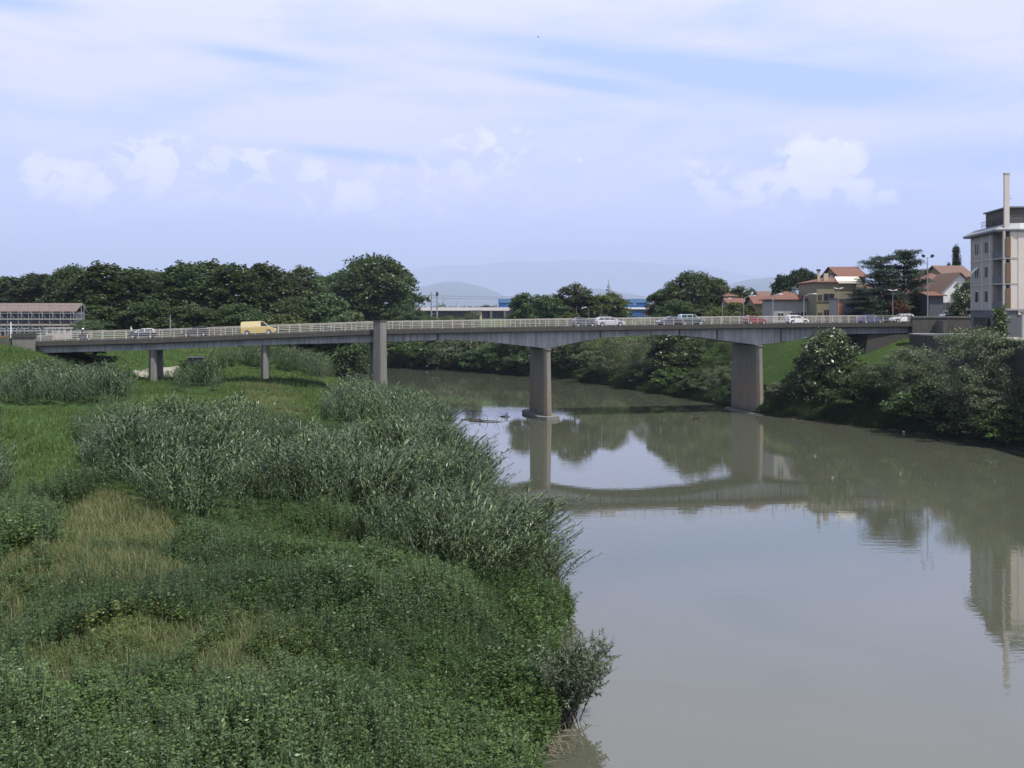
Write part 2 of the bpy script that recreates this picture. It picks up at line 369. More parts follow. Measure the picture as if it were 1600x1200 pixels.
# ------------------------------------------------------------------ river
def water_mat():
    m, nt, out = new_mat("muddy_water")
    b = N(nt, "ShaderNodeBsdfPrincipled"); L(nt, b.outputs[0], out.inputs[0])
    g = N(nt, "ShaderNodeNewGeometry"); P = g.outputs["Position"]
    n0 = noise(nt, mapping(nt, P, (0.03, 0.02, 1)), 1.0, 5, 0.6)
    L(nt, mixc(nt, n0, (0.066, 0.071, 0.049), (0.083, 0.088, 0.062)), b.inputs["Base Color"])
    b.inputs["Roughness"].default_value = 0.01; b.inputs["IOR"].default_value = 2.0
    b.inputs["Specular IOR Level"].default_value = 0.5
    h1 = noise(nt, mapping(nt, P, (0.55, 1.5, 1), rot=(0, 0, 0.25)), 1.0, 3, 0.55)
    h2 = noise(nt, mapping(nt, P, (2.5, 6, 1), rot=(0, 0, -0.2)), 1.0, 2, 0.5)
    patch = ramp(nt, noise(nt, mapping(nt, P, (0.02, 0.05, 1), (3, 1, 0)), 1.0, 4, 0.6), [(0.42, 0.25), (0.62, 1)])
    hh = mth(nt, 'MULTIPLY', mth(nt, 'ADD', h1, mth(nt, 'MULTIPLY', h2, 0.18)), patch)
    bn = N(nt, "ShaderNodeBump"); bn.inputs["Strength"].default_value = 1.0; bn.inputs["Distance"].default_value = 0.006
    L(nt, hh, bn.inputs["Height"]); L(nt, bn.outputs[0], b.inputs["Normal"])
    return m
mb = MB(); mb.add([(-700, -350, 0), (130, -350, 0), (130, 460, 0), (-700, 460, 0)], [(0, 1, 2, 3)])
tag(mb.build("river", water_mat()), "calm muddy green-grey river mirroring the bridge and sky", "river", kind="structure")

# ------------------------------------------------------------------ bridge
UX, UY = 0.9763, 0.2164
BX, BY = 5.4, 152.0
def bp(s, n, z): return (BX + UX * s - UY * n, BY + UY * s + UX * n, z)
def s_at(px, n=0.0):
    k = (px - 800) / F; return (k * (BY + UX * n) - BX + UY * n) / (UX - k * UY)
TS, TZ = [-110, -73, -56, -42, -25, 0, 32, 60, 90], [11.95, 12.0, 12.35, 12.85, 13.42, 13.75, 14.1, 14.25, 14.3]
GS = [-71, -56, -42, -25, -20, -15, -12, -9, -5.5, -2.5, 0, 2.5, 5.5, 8.3, 11, 14.3, 17, 19.5, 22, 24.7, 29, 31.8, 34.2, 36.8, 40.8, 45, 49.7, 61]
GZ_ = [10.45, 10.75, 11.3, 11.65, 11.78, 11.88, 11.8, 11.62, 11.18, 10.82, 10.5, 10.95, 11.55, 12.02, 12.27, 12.42, 12.45, 12.4, 12.27, 12.02, 11.45, 11.08, 10.78, 11.05, 11.5, 12.05, 12.42, 12.5]
def topz(s): return float(np.interp(s, TS, TZ))
def girz(s): return float(np.interp(s, GS, GZ_))
DW = 10.6
S0, S1 = -70.6, 60.6
stations = sorted(set(list(np.arange(S0, S1, 1.5)) + [S1] + [g for g in GS if S0 < g < S1]))
def strip(prof_fn, sts):
    m = MB(); m.loft([[bp(s, n, z) for n, z in prof_fn(s)] for s in sts]); return m
bridge = empty("road_bridge", bp(0, 5, 0), 0, "long grey concrete road bridge on tapered piers crossing the whole river", "bridge")
bridge.location = (0, 0, 0)
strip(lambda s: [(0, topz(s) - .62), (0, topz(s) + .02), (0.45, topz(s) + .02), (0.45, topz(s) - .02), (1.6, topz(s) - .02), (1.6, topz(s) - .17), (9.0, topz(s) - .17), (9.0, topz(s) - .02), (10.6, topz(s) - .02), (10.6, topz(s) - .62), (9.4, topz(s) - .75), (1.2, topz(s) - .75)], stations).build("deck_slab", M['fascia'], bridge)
strip(lambda s: [(1.62, topz(s) - .168), (1.62, topz(s) - .15), (8.98, topz(s) - .15), (8.98, topz(s) - .168)], stations).build("roadway", M['asphalt'], bridge)
strip(lambda s: [(0.5, topz(s) - .016), (0.5, topz(s) + .004), (1.58, topz(s) + .004), (1.58, topz(s) - .016)], stations).build("footway", M['walk'], bridge)
strip(lambda s: [(9.02, topz(s) - .016), (9.02, topz(s) + .004), (10.5, topz(s) + .004), (10.5, topz(s) - .016)], stations).build("footway", M['walk'], bridge)
for n0 in (1.15, 4.0, 6.6, 8.7):
    strip(lambda s: [(n0, girz(s)), (n0, topz(s) - .72), (n0 + .55, topz(s) - .72), (n0 + .55, girz(s))], stations).build("girder", M['girder'], bridge)
for s in list(np.arange(-68, 60, 8.0)):
    z0 = girz(s) + .25; m = MB()
    m.loft([[bp(a, n, z) for a, n in ((s, 1.3), (s + .3, 1.3), (s + .3, 9.0), (s, 9.0))] for z in (z0, topz(s) - .79)]).build("cross_beam", M['girder'], bridge)
# slim raised joints on the girder face
for s in (-16.5, 8.3, 21.0, 27.2, 38.0):
    m = MB(); z0, z1 = girz(s) + .05, topz(s) - .8
    m.add([bp(s, 1.10, z0), bp(s + .22, 1.10, z0), bp(s + .22, 1.148, z0), bp(s, 1.148, z0), bp(s, 1.10, z1), bp(s + .22, 1.10, z1), bp(s + .22, 1.148, z1), bp(s, 1.148, z1)],
          [(0, 3, 2, 1), (4, 5, 6, 7), (0, 1, 5, 4), (1, 2, 6, 5), (2, 3, 7, 6), (3, 0, 4, 7)])
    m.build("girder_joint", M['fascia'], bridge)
def hexa(s, n0, n1, hw, ch):      # plan of a pier with a pointed-off nose
    return [(s - hw * .35, n0), (s + hw * .35, n0), (s + hw, n0 + ch), (s + hw, n1 - ch), (s + hw * .35, n1), (s - hw * .35, n1), (s - hw, n1 - ch), (s - hw, n0 + ch)]
def pier(s, z0, z1, top, bot, mat=None):
    m = MB(); m.loft([[bp(a, n, z0) for a, n in hexa(s, *bot)], [bp(a, n, z1) for a, n in hexa(s, *top)]])
    return m.build("pier", mat or M['pier'], bridge)
for s, plz in ((0.0, .5), (34.2, .16)):
    p = pier(s, -3, girz(s) - .22, (0.35, 9.8, .5, .35), (-0.25, 10.2, .62, .45))
    m = MB(); m.loft([[bp(a, n, girz(s) - .22) for a, n in hexa(s, .2, 10, .62, .4)], [bp(a, n, girz(s) - .02) for a, n in hexa(s, .2, 10, .62, .4)]]); m.build("pier_cap", M['concrete'], p)
    m = MB(); m.loft([[bp(a, n, -3) for a, n in hexa(s, -1.5, 11.6, 1.75, 1.3)], [bp(a, n, plz) for a, n in hexa(s, -1.4, 11.5, 1.65, 1.3)]]); m.build("pier_footing", M['concrete'], p)
sP = s_at(594.5, -1.3)
p = pier(sP, 2, girz(sP) - .03, (0.3, 10.3, .62, .5), (0.2, 10.4, .7, .5))
def wedge(s, n0, n1, hw): return [(s, n0), (s + hw, n0 + .75), (s + hw, n1), (s - hw, n1), (s - hw, n0 + .75)]
m = MB(); m.loft([[bp(a, n, 2) for a, n in wedge(sP, -1.5, .18, 1.03)], [bp(a, n, topz(sP) + 1.15) for a, n in wedge(sP, -1.3, -.03, .9)]]); m.build("cutwater_pillar", M['concrete'], p)
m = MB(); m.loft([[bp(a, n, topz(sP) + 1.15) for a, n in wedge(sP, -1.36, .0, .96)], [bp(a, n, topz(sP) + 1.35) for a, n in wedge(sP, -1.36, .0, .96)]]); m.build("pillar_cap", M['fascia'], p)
for pxp, zb in ((238, 6.2), (413.5, 6.6)):
    s = s_at(pxp, 1)
    pier(s, zb, girz(s) - .03, (0.9, 9.6, .50, .5), (0.8, 9.7, .54, .5), M['concrete'])
# abutment blocks
m = MB(); m.loft([[bp(a, n, 7) for a, n in ((-73.6, -.6), (-70.7, -.6), (-70.7, 11.2), (-73.6, 11.2))], [bp(a, n, 12.62) for a, n in ((-73.4, -.5), (-70.7, -.5), (-70.7, 11.1), (-73.4, 11.1))]])
m.build("abutment", M['concrete'], bridge)
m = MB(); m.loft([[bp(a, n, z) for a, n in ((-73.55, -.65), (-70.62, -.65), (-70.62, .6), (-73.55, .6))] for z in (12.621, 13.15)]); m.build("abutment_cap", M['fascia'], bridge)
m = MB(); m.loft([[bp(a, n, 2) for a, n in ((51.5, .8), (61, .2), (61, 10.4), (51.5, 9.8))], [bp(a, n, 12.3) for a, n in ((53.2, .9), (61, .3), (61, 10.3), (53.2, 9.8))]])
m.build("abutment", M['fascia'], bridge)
m = MB(); m.loft([[bp(a, n, z) for a, n in ((60.65, -.15), (61.7, -.15), (61.7, 1.4), (60.65, 1.4))] for z in (6, 15.25)]); m.build("end_pillar", M['darkwall'], bridge)
# railings
for n in (0.22, 10.38):
    rl = strip(lambda s: [(n - .03, topz(s) + 1.04), (n - .03, topz(s) + 1.12), (n + .05, topz(s) + 1.12), (n + .05, topz(s) + 1.04)], stations).build("railing", M['rail'], bridge)
    m = MB()
    for hz in (.80, .56, .32):
        m.loft([[bp(s, a, topz(s) + hz + b) for a, b in ((n - .015, -.022), (n - .015, .022), (n + .015, .022), (n + .015, -.022))] for s in stations])
    m.build("rail_bar", M['rail'], rl)
    pm_ = MB().box(-.035, .035, -.05, .05, 0, 1.06).mesh("rail_post")
    for s in np.arange(S0 + .5, S1 - .2, 1.55):
        if n < 1 and abs(s - sP) < 1.0: continue
        q = link("rail_post", pm_, M['rail'], rl); q.location = bp(s, n, topz(s)); q.rotation_euler = (0, 0, math.atan2(UY, UX))
# parapet left of the bridge and its thin rail
m = MB(); m.loft([[bp(a, n, z) for a, n in ((-96, -.3), (-73.62, -.3), (-73.62, .1), (-96, .1))] for z in (7, 12.55)])
pw = m.build("approach_wall", M['wallstone']); tag(pw, "grey stained concrete parapet wall left of the bridge's end block", "wall")
m = MB(); m.tube([bp(-96, -.1, 12.75), bp(-74, -.1, 12.75)], .05, 6)
for s in np.arange(-95, -74, 2.2): m.tube([bp(s, -.1, 12.55), bp(s, -.1, 12.75)], .035, 5)
m.build("top_rail", M['terracotta_rail'], pw)

# approach roads
m = MB(); m.loft([[bp(s, a, topz(s) - .15 + b) for a, b in ((1.0, -.4), (1.0, 0), (9.6, 0), (9.6, -.4))] for s in (S1 + .02, 75, 90, 130, 180)])
tag(m.build("road", M['asphalt']), "asphalt road leaving the bridge on the right bank", "road", kind="structure")
m = MB(); m.loft([[bp(s, a, topz(s) - .15 + b) for a, b in ((1.0, -.6), (1.0, 0), (9.6, 0), (9.6, -.6))] for s in (-130, -100, -73.7)])
tag(m.build("road", M['asphalt']), "asphalt road leaving the bridge on the left bank", "road", kind="structure")

# ------------------------------------------------------------------ vehicles
BASE = {
 'hatch': dict(L=3.8, W=1.62, body=[(.08,.24),(.0,.42),(.02,.84),(.22,.93),(2.6,.93),(3.45,.80),(3.72,.66),(3.8,.45),(3.72,.24)],
     cab=[(.06,.9),(.30,1.34),(.62,1.45),(1.75,1.44),(2.08,1.36),(2.86,.9)], wheels=(.68, 3.08), r=.29, pillars=(1.45,)),
 'wagon': dict(L=4.55, W=1.72, body=[(.1,.25),(.0,.45),(.02,.88),(.2,.96),(3.2,.96),(4.15,.82),(4.45,.68),(4.55,.45),(4.45,.25)],
     cab=[(.08,.93),(.34,1.36),(.75,1.5),(2.2,1.51),(2.65,1.42),(3.5,.93)], wheels=(.85, 3.72), r=.31, pillars=(1.15, 2.1)),
 'sedan': dict(L=4.35, W=1.7, body=[(.08,.25),(.0,.45),(.04,.86),(.2,.96),(3.0,.94),(3.95,.80),(4.25,.66),(4.35,.45),(4.25,.25)],
     cab=[(.6,.93),(1.15,1.36),(1.5,1.43),(2.2,1.43),(2.6,1.35),(3.35,.91)], wheels=(.82, 3.5), r=.30, pillars=(1.95,)),
 'mpv': dict(L=4.3, W=1.75, body=[(.08,.28),(.0,.48),(.02,.98),(.2,1.04),(3.0,1.04),(3.85,.92),(4.2,.74),(4.3,.48),(4.2,.28)],
     cab=[(.05,1.0),(.18,1.6),(.5,1.74),(2.25,1.74),(2.65,1.64),(3.4,1.0)], wheels=(.78, 3.45), r=.32, pillars=(1.2, 2.15)),
 'van': dict(L=4.85, W=1.85, body=[(.05,.3),(.0,.5),(.0,1.08),(.1,1.12),(3.95,1.12),(4.5,.95),(4.78,.72),(4.85,.48),(4.75,.3)],
     cab=[(.01,1.1),(.05,1.82),(.2,1.95),(2.85,1.96),(3.2,1.86),(4.12,1.08)], wheels=(.85, 3.85), r=.33, pillars=()),
}
def make_car(name, style, bodymat, loc, ang, label, cat="car", group="vehicles crossing the bridge", length=None, roofmat=None):
    b = BASE[style]; Lc, W = b['L'], b['W']
    root = empty(name, loc, ang, label, cat, group)
    k = (length or Lc) / Lc
    X = lambda x: (x - Lc / 2) * k
    hw = W / 2
    def rings(outline, ys):
        cx = sum(p[0] for p in outline) / len(outline); cz = sum(p[1] for p in outline) / len(outline)
        return [[(X(cx + (x - cx) * sc), y, cz + (z - cz) * sc) for x, z in outline] for y, sc in ys]
    m = MB(); m.loft(rings(b['body'], [(-hw, .965), (-hw + .07, 1), (hw - .07, 1), (hw, .965)]))
    body = m.build("body", bodymat, root, smooth=False)
    cab = b['cab']; zt = max(z for x, z in cab)
    wy = lambda z: hw - .05 - .17 * max(0, (z - .9)) / (zt - .9)
    m = MB(); m.loft([[(X(x), -wy(z), z) for x, z in cab], [(X(x), wy(z), z) for x, z in cab]])
    m.build("roof", roofmat or bodymat, root)
    # glass
    def pane(pts, nm="window"):
        c = [sum(p[i] for p in pts) / len(pts) for i in range(3)]
        MB().add(pts, [tuple(range(len(pts)))]).build(nm, M['carglass'], root)
    zb, z1 = min(z for x, z in cab) + .08, zt - .10
    def xon(side, z):      # x on the sloping front / rear edge of the cabin at height z
        pts = cab[:3] if side == 'r' else cab[3:][::-1]
        return float(np.interp(z, [p[1] for p in pts], [p[0] for p in pts]))
    for sg in (-1, 1):
        yo = lambda z: sg * (wy(z) + .008)
        if style == 'van': cuts = [(2.75, None)]
        else:
            ps = list(b['pillars']); cuts = list(zip([None] + ps, ps + [None]))
        for a0, a1 in cuts:
            xb0 = xon('r', zb) + .12 if a0 is None else a0 + .04; xt0 = xon('r', z1) + .12 if a0 is None else a0 + .04
            xb1 = xon('f', zb) - .16 if a1 is None else a1 - .04; xt1 = xon('f', z1) - .10 if a1 is None else a1 - .04
            pane([(X(xb0), yo(zb), zb), (X(xb1), yo(zb), zb), (X(xt1), yo(z1), z1), (X(xt0), yo(z1), z1)])
    for sd, nm in (('f', "windscreen"), ('r', "rear_window")):
        if style == 'van' and sd == 'r': continue
        o = .012 if sd == 'f' else -.012
        za, zc = zb, z1 + .02
        pane([(X(xon(sd, za) + o), -wy(za) + .1, za + .01), (X(xon(sd, za) + o), wy(za) - .1, za + .01), (X(xon(sd, zc) + o), wy(zc) - .08, zc + .01), (X(xon(sd, zc) + o), -wy(zc) + .08, zc + .01)], nm)
    for xw in b['wheels']:
        for sg in (-1, 1):
            MB().cyl((X(xw), sg * (hw - .01), b['r'] + .06), (0, 1, 0), b['r'] + .07, .05, 18).build("wheel_arch", M['dark'], root)
            w = MB().cyl((X(xw), sg * (hw - .04), b['r']), (0, 1, 0), b['r'], .2, 18).build("wheel", M['tyre'], root)
            MB().cyl((X(xw), sg * (hw + .055), b['r']), (0, 1, 0), b['r'] * .62, .025, 14).build("rim", M['rim'], w)
    bz = b['body'][6][1]
    for sg in (-1, 1):
        m = MB(); m.ell((X(Lc - .12), sg * (hw - .25), bz + .0), (.12, .2, .075), 8, 5); m.build("headlight", M['lampglass'], root)
        m = MB(); m.box(X(-.012), X(.06), sg * (hw - .14) - .1, sg * (hw - .14) + .1, .68, .86); m.build("taillight", M['taillight'], root)
        m = MB(); m.ell((X(xon('f', zb) - .35), sg * (hw + .07), 1.0), (.07, .1, .07), 8, 5); m.build("mirror", bodymat, root)
    m = MB(); m.box(X(Lc - .09), X(Lc + .03), -hw + .12, hw - .12, .27, .44); m.build("bumper", M['dark'], root)
    m = MB(); m.box(X(-.03), X(.09), -hw + .12, hw - .12, .3, .46); m.build("bumper", M['dark'], root)
    return root
HEAD = math.atan2(UY, UX)
def drive(px, lane, right, name, style, col, label, cat="car", length=None, roofmat=None):
    n = 3.35 if lane == 'near' else 7.2
    s = s_at(px, n); e = .8
    slope = (topz(s + e) - topz(s - e)) / (2 * e)
    o = make_car(name, style, col, bp(s, n, topz(s) - .148), HEAD + (0 if right else math.pi), label, cat, length=length, roofmat=roofmat)
    o.rotation_euler = (0, -math.atan(slope) * (1 if right else -1), o.rotation_euler[2])
    return o
P_navy = paint('navy_paint', (.02, .028, .06)); P_white = paint('car_white_paint', (.75, .75, .76), 0); P_silver = paint('silver_paint', (.55, .56, .60), .35)
P_grey = paint('slate_blue_paint', (.07, .085, .13)); P_red = paint('red_paint', (.25, .02, .022), .1); P_blue = paint('blue_paint', (.05, .075, .22))
P_yellow = paint('yellow_paint', (.50, .36, .085), 0); P_teal = paint('dark_teal_paint', (.03, .06, .085)); P_dark = paint('charcoal_paint', (.04, .045, .055))
P_roof = paint('pale_roof_tone', (.6, .62, .66), .1); P_tealroof = paint('pale_teal_paint', (.30, .45, .50), .1); P_cream = paint('van_cream_tone', (.55, .47, .24), 0)  # paler tones for the upper bodies of car and van
drive(222, 'far', False, "car", 'hatch', P_navy, "dark blue car with a pale roof behind the railing, nearest the bridge's left end", roofmat=P_roof)
drive(305, 'far', False, "car", 'hatch', P_dark, "charcoal hatchback on the bridge between the blue car with pale roof and the yellow van")
drive(404, 'near', True, "delivery_van", 'van', P_yellow, "yellow panel van driving right along the bridge", "van", roofmat=P_cream)
drive(912.5, 'near', True, "car", 'hatch', P_grey, "slate grey hatchback close behind the silver-white estate car", length=3.55)
drive(952.5, 'near', True, "car", 'wagon', P_silver, "silver-white estate car driving right over the middle of the bridge")
drive(1047, 'far', False, "car", 'sedan', P_grey, "slate blue saloon half hidden behind the tall teal people carrier")
drive(1079.5, 'near', True, "people_carrier", 'mpv', P_teal, "tall dark teal people carrier with a pale roof on the bridge", "car", roofmat=P_tealroof, length=4.1)
rc = drive(1180, 'near', True, "car", 'hatch', P_red, "small red hatchback on the bridge above the right river pier", length=3.5)
drive(1245, 'near', True, "car", 'hatch', P_white, "white hatchback on the bridge in front of the grey house with a red roof", length=3.55)
drive(1360, 'near', True, "car", 'sedan', P_blue, "blue saloon on the bridge below the big cedar", length=4.1)
drive(1409, 'far', False, "car", 'wagon', P_white, "white estate car heading left at the bridge's right end", length=4.0)
o = make_car("parked_car", 'hatch', P_roof, (at(1484, 172), 172, 14.15), .3, "pale parked car whose roof shows over the quay parapet", "car", group="parked cars")

# ------------------------------------------------------------------ people
def skin_body(name, joints, edges, radii, mat, parent):
    me = bpy.data.meshes.new(name); me.from_pydata(joints, edges, []); me.update()
    o = link(name, me, mat, parent)
    sk = o.modifiers.new("skin", 'SKIN'); sk.use_smooth_shade = True
    if not me.skin_vertices: 
        bm = bmesh.new(); bm.from_mesh(me); bm.verts.layers.skin.verify(); bm.to_mesh(me); bm.free()
    for v, r in zip(me.skin_vertices[0].data, radii): v.radius = (r, r)
    me.skin_vertices[0].data[0].use_root = True
    ss = o.modifiers.new("sub", 'SUBSURF'); ss.levels = 1; ss.render_levels = 2
    return o
def hand(name_parent, c, d, up=(0, 0, 1)):
    """palm with four curled fingers and a thumb, as one skinned chain set"""
    c = Vector(c); d = Vector(d).normalized(); u = Vector(up); s = d.cross(u).normalized(); u = s.cross(d)
    J = [c, c + d * .05]; E = [(0, 1)]; Rr = [.022, .026]
    for i, ln in enumerate((.06, .07, .066, .052)):
        b = c + d * .085 + s * (-.03 + .02 * i); k = len(J)
        J += [b, b + d * ln * .55 - u * .006, b + d * ln * .9 - u * .025]; E += [(1, k), (k, k + 1), (k + 1, k + 2)]; Rr += [.0095, .0085, .007]
    k = len(J); J += [c + d * .035 + s * -.035, c + d * .075 + s * -.055]; E += [(0, k), (k, k + 1)]; Rr += [.011, .008]
    return J, E, Rr
def face(parent, c, fwd):
    c = Vector(c); f = Vector(fwd).normalized(); s = f.cross(Vector((0, 0, 1)))
    m = MB()
    for q in (-1, 1): m.ell(tuple(c + f * .088 + s * .032 * q + Vector((0, 0, .01))), (.012, .012, .008), 6, 5)
    m.build("eyes", M['dark'], parent)
def person_walk(loc, ang, label):
    root = empty("person", loc, ang, label, "person")
    # faces +x, mid stride
    J = [(0,0,.92),(0,0,1.15),(0,0,1.36),(0.01,0,1.45),(0.03,0,1.56),(.04,0,1.66),   # pelvis..head
         (.0,.17,1.37),(-.07,.21,1.12),(.02,.22,.90),(0,-.17,1.37),(.06,-.21,1.12),(.2,-.21,.93),
         (.02,.09,.88),(.16,.10,.50),(.20,.10,.09),(.32,.10,.04),(-.02,-.09,.88),(-.06,-.10,.50),(-.30,-.10,.14),(-.19,-.10,.05),
         (.135,0,1.585)]
    E = [(0,1),(1,2),(2,3),(3,4),(4,5),(2,6),(6,7),(7,8),(2,9),(9,10),(10,11),(0,12),(12,13),(13,14),(14,15),(0,16),(16,17),(17,18),(18,19),(4,20)]
    Rr = [.13,.125,.13,.055,.088,.07,.06,.043,.032,.06,.043,.032,.085,.062,.042,.035,.085,.062,.042,.035,.018]
    skin_body("body", J, E, Rr, M['skin'], root)
    J2 = [(0,0,.90),(0,0,1.15),(0,0,1.37),(.0,.17,1.37),(-.05,.205,1.17),(0,-.17,1.37),(.04,-.205,1.17)]
    skin_body("shirt", J2, [(0,1),(1,2),(2,3),(3,4),(2,5),(5,6)], [.155,.145,.15,.078,.066,.078,.066], M['shirt'], root)
    J3 = [(0,0,.92),(.02,.09,.86),(.16,.10,.50),(.20,.10,.13),(-.02,-.09,.86),(-.06,-.10,.50),(-.28,-.10,.18)]
    skin_body("trousers", J3, [(0,1),(1,2),(2,3),(0,4),(4,5),(5,6)], [.145,.098,.075,.06,.098,.075,.06], M['denim'], root)
    m = MB(); m.ell((.015, 0, 1.66), (.105, .09, .085), 12, 8); m.build("hair", M['hair'], root, True)
    face(root, (.04, 0, 1.6), (1, 0, 0))
    for c, d in (((.03, .22, .885), (.1, 0, -1)), ((.21, -.21, .92), (.5, 0, -.9))):
        j, e, r = hand(None, c, d, (1, 0, .1)); skin_body("hand", [tuple(p) for p in j], e, r, M['skin'], root)
    return root
s = s_at(205, 9.9)
person_walk(bp(s, 9.9, topz(s) + .0), HEAD + math.pi, "pedestrian in a white shirt and blue trousers walking beside the dark blue car")
# scooter and its rider
s = s_at(131, 4.0)
sc = empty("motor_scooter", bp(s, 4.0, topz(s) - .15), HEAD, "small dark motor scooter near the bridge's left end", "scooter")
m = MB(); m.loft([[(-.75,-.1,.55),(-.75,.1,.55),(-.75,.1,.75),(-.75,-.1,.75)],[(-.3,-.2,.3),(-.3,.2,.3),(-.3,.16,.76),(-.3,-.16,.76)],[(-.02,-.18,.25),(-.02,.18,.25),(-.02,.14,.66),(-.02,-.14,.66)]]); m.build("body", P_dark, sc)
m = MB(); m.box(-.05, .42, -.17, .17, .24, .31); m.build("footboard", M['dark'], sc)
m = MB(); m.loft([[(.40,-.2,.26),(.40,.2,.26),(.46,.2,.26),(.46,-.2,.26)],[(.50,-.16,.9),(.50,.16,.9),(.56,.16,.9),(.56,-.16,.9)]]); m.build("leg_shield", P_white, sc)
m = MB(); m.tube([(.72,0,.26),(.5,0,1.0)], .03); m.tube([(.44,-.3,1.04),(.5,0,1.0),(.44,.3,1.04)], .018); m.build("handlebar", M['dark'], sc)
m = MB(); m.ell((.57, 0, .92), (.05, .08, .07), 8, 5); m.build("headlight", M['lampglass'], sc)
m = MB(); m.ell((-.36, 0, .80), (.36, .15, .06), 10, 6); m.build("seat", M['dark'], sc)
for xw in (-.6, .72):
    w = MB().cyl((xw, 0, .24), (0, 1, 0), .24, .1, 16).build("wheel", M['tyre'], sc); MB().cyl((xw, 0, .24), (0, 1, 0), .14, .12, 12).build("rim", M['rim'], w)
rd = empty("person", bp(s, 4.0, topz(s) - .15), HEAD, "rider in dark clothes and white helmet sitting on the scooter", "person")
J = [(-.3,0,.92),(-.27,0,1.15),(-.2,0,1.36),(-.17,0,1.45),(-.14,0,1.56),(-.13,0,1.65),(-.2,.18,1.36),(.04,.27,1.18),(.38,.27,1.07),(-.2,-.18,1.36),(.04,-.27,1.18),(.38,-.27,1.07),
     (-.26,.1,.9),(.16,.15,.82),(.14,.14,.38),(.28,.14,.35),(-.26,-.1,.9),(.16,-.15,.82),(.14,-.14,.38),(.28,-.14,.35)]
E = [(0,1),(1,2),(2,3),(3,4),(4,5),(2,6),(6,7),(7,8),(2,9),(9,10),(10,11),(0,12),(12,13),(13,14),(14,15),(0,16),(16,17),(17,18),(18,19)]
skin_body("body", J, E, [.14,.13,.135,.06,.088,.07,.068,.05,.036,.068,.05,.036,.09,.07,.048,.038,.09,.07,.048,.038], M['blackcloth'], rd)
m = MB(); m.ell((-.125, 0, 1.62), (.145, .13, .14), 12, 8); m.build("helmet", M['white'], rd, True)
for q in (-1, 1):
    j, e, r = hand(None, (.37, .27 * q, 1.075), (1, 0, -.15), (0, 0, 1)); skin_body("hand", [tuple(p) for p in j], e, r, M['skin'], rd)

# ------------------------------------------------------------------ lamps, posts, masts
def lamp_post(name, px, d, ytop, zbase, kind, label, arm=1.5, dirn=1, r=.07, group="street lamps along the bridge road", mat='steel'):
    zt = zat(ytop, d); h = zt - zbase
    root = empty(name, (at(px, d), d, zbase), 0, label, "street lamp", group)
    m = MB()
    if kind == 'arm':
        m.tube([(0,0,0),(0,0,h*.82)], r, 8, r*.7); m.tube([(0,0,h*.80),(dirn*arm*.12,0,h*.92),(dirn*arm*.45,0,h*.985),(dirn*arm,0,h)], r*.65, 7, r*.45)
    else: m.tube([(0,0,0),(0,0,h)], r, 8, r*.6)
    m.build("pole", M[mat], root)
    if kind == 'arm':
        m = MB(); m.ell((dirn*(arm+.25),0,h-.02), (.38,.14,.085), 10, 6); m.build("lamp_head", M['white'], root)
    if kind == 'double':
        for q in (-1, 1):
            m = MB(); m.loft([[(q*.08,-.1,h-.02),(q*.08,.1,h-.02),(q*.08,.1,h+.06),(q*.08,-.1,h+.06)],[(q*.45,-.16,h+.0),(q*.45,.16,h+.0),(q*.45,.16,h+.14),(q*.45,-.16,h+.14)],[(q*.8,-.1,h+.14),(q*.8,.1,h+.14),(q*.8,.1,h+.2),(q*.8,-.1,h+.2)]])
            m.build("lamp_head", M['white'], root)
    if kind == 'flood':
        MB().tube([(-.75,0,h-.05),(.75,0,h-.05)], .045, 6).build("cross_arm", M['steel'], root)
        for q in (-1, 1):
            m = MB(); m.loft([[(q*.72-.2,-.12,h+.0),(q*.72+.2,-.12,h+.0),(q*.72+.2,.2,h+.1),(q*.72-.2,.2,h+.1)],[(q*.76-.22,-.3,h+.34),(q*.76+.22,-.3,h+.34),(q*.76+.22,.05,h+.46),(q*.76-.22,.05,h+.46)]])
            m.build("floodlight", M['dark'], root)
    return root
s = s_at(266, 10.2)
lamp_post("lamp_post", 266, 147.5, 492, topz(s), 'plain', "plain grey post on the bridge between the two dark cars at its left", r=.08)
lamp_post("floodlight_mast", 1449.5, 168, 402, 13.9, 'flood', "tall grey mast with two dark floodlights beside the quay wall", r=.11)
lamp_post("street_lamp", 1395, 174, 454, 13.9, 'double', "thin double-headed street lamp in front of the dark cedar", r=.06)
lamp_post("street_lamp", 1310, 172, 451, 13.9, 'double', "double-headed street lamp in front of the ochre house", r=.06)
lamp_post("street_lamp", 1256, 172, 459, 13.9, 'arm', "curved single-arm street lamp right of the grey house", arm=1.6, r=.085)
lamp_post("street_lamp", 1207.5, 173, 459.5, 13.9, 'arm', "curved single-arm street lamp at the left corner of the grey house", arm=1.1, r=.085)
lamp_post("street_lamp", 1162, 210, 462, 13.0, 'arm', "single-arm street lamp rising behind the olive-green bush", arm=2.0, r=.09)
lamp_post("street_lamp", 1129, 205, 466, 13.0, 'arm', "single-arm street lamp left of the small house with red roof", arm=1.2, r=.08)
lamp_post("street_lamp", 980.5, 300, 475, 12, 'arm', "far street lamp in front of the blue industrial building", arm=1.9, r=.1)
lamp_post("street_lamp", 920, 240, 480, 11.5, 'arm', "thin far lamp above the gap between slate hatchback and silver-white estate car", arm=.6, dirn=-1, r=.05, group="thin posts behind the bridge")
lamp_post("thin_post", 901, 240, 479, 11.5, 'plain', "thin grey post standing above the slate grey hatchback", r=.05, group="thin posts behind the bridge")['category'] = "post"
lamp_post("thin_post", 940, 240, 480, 11.5, 'plain', "thin grey post standing above the silver-white estate car", r=.04, group="thin posts behind the bridge")['category'] = "post"
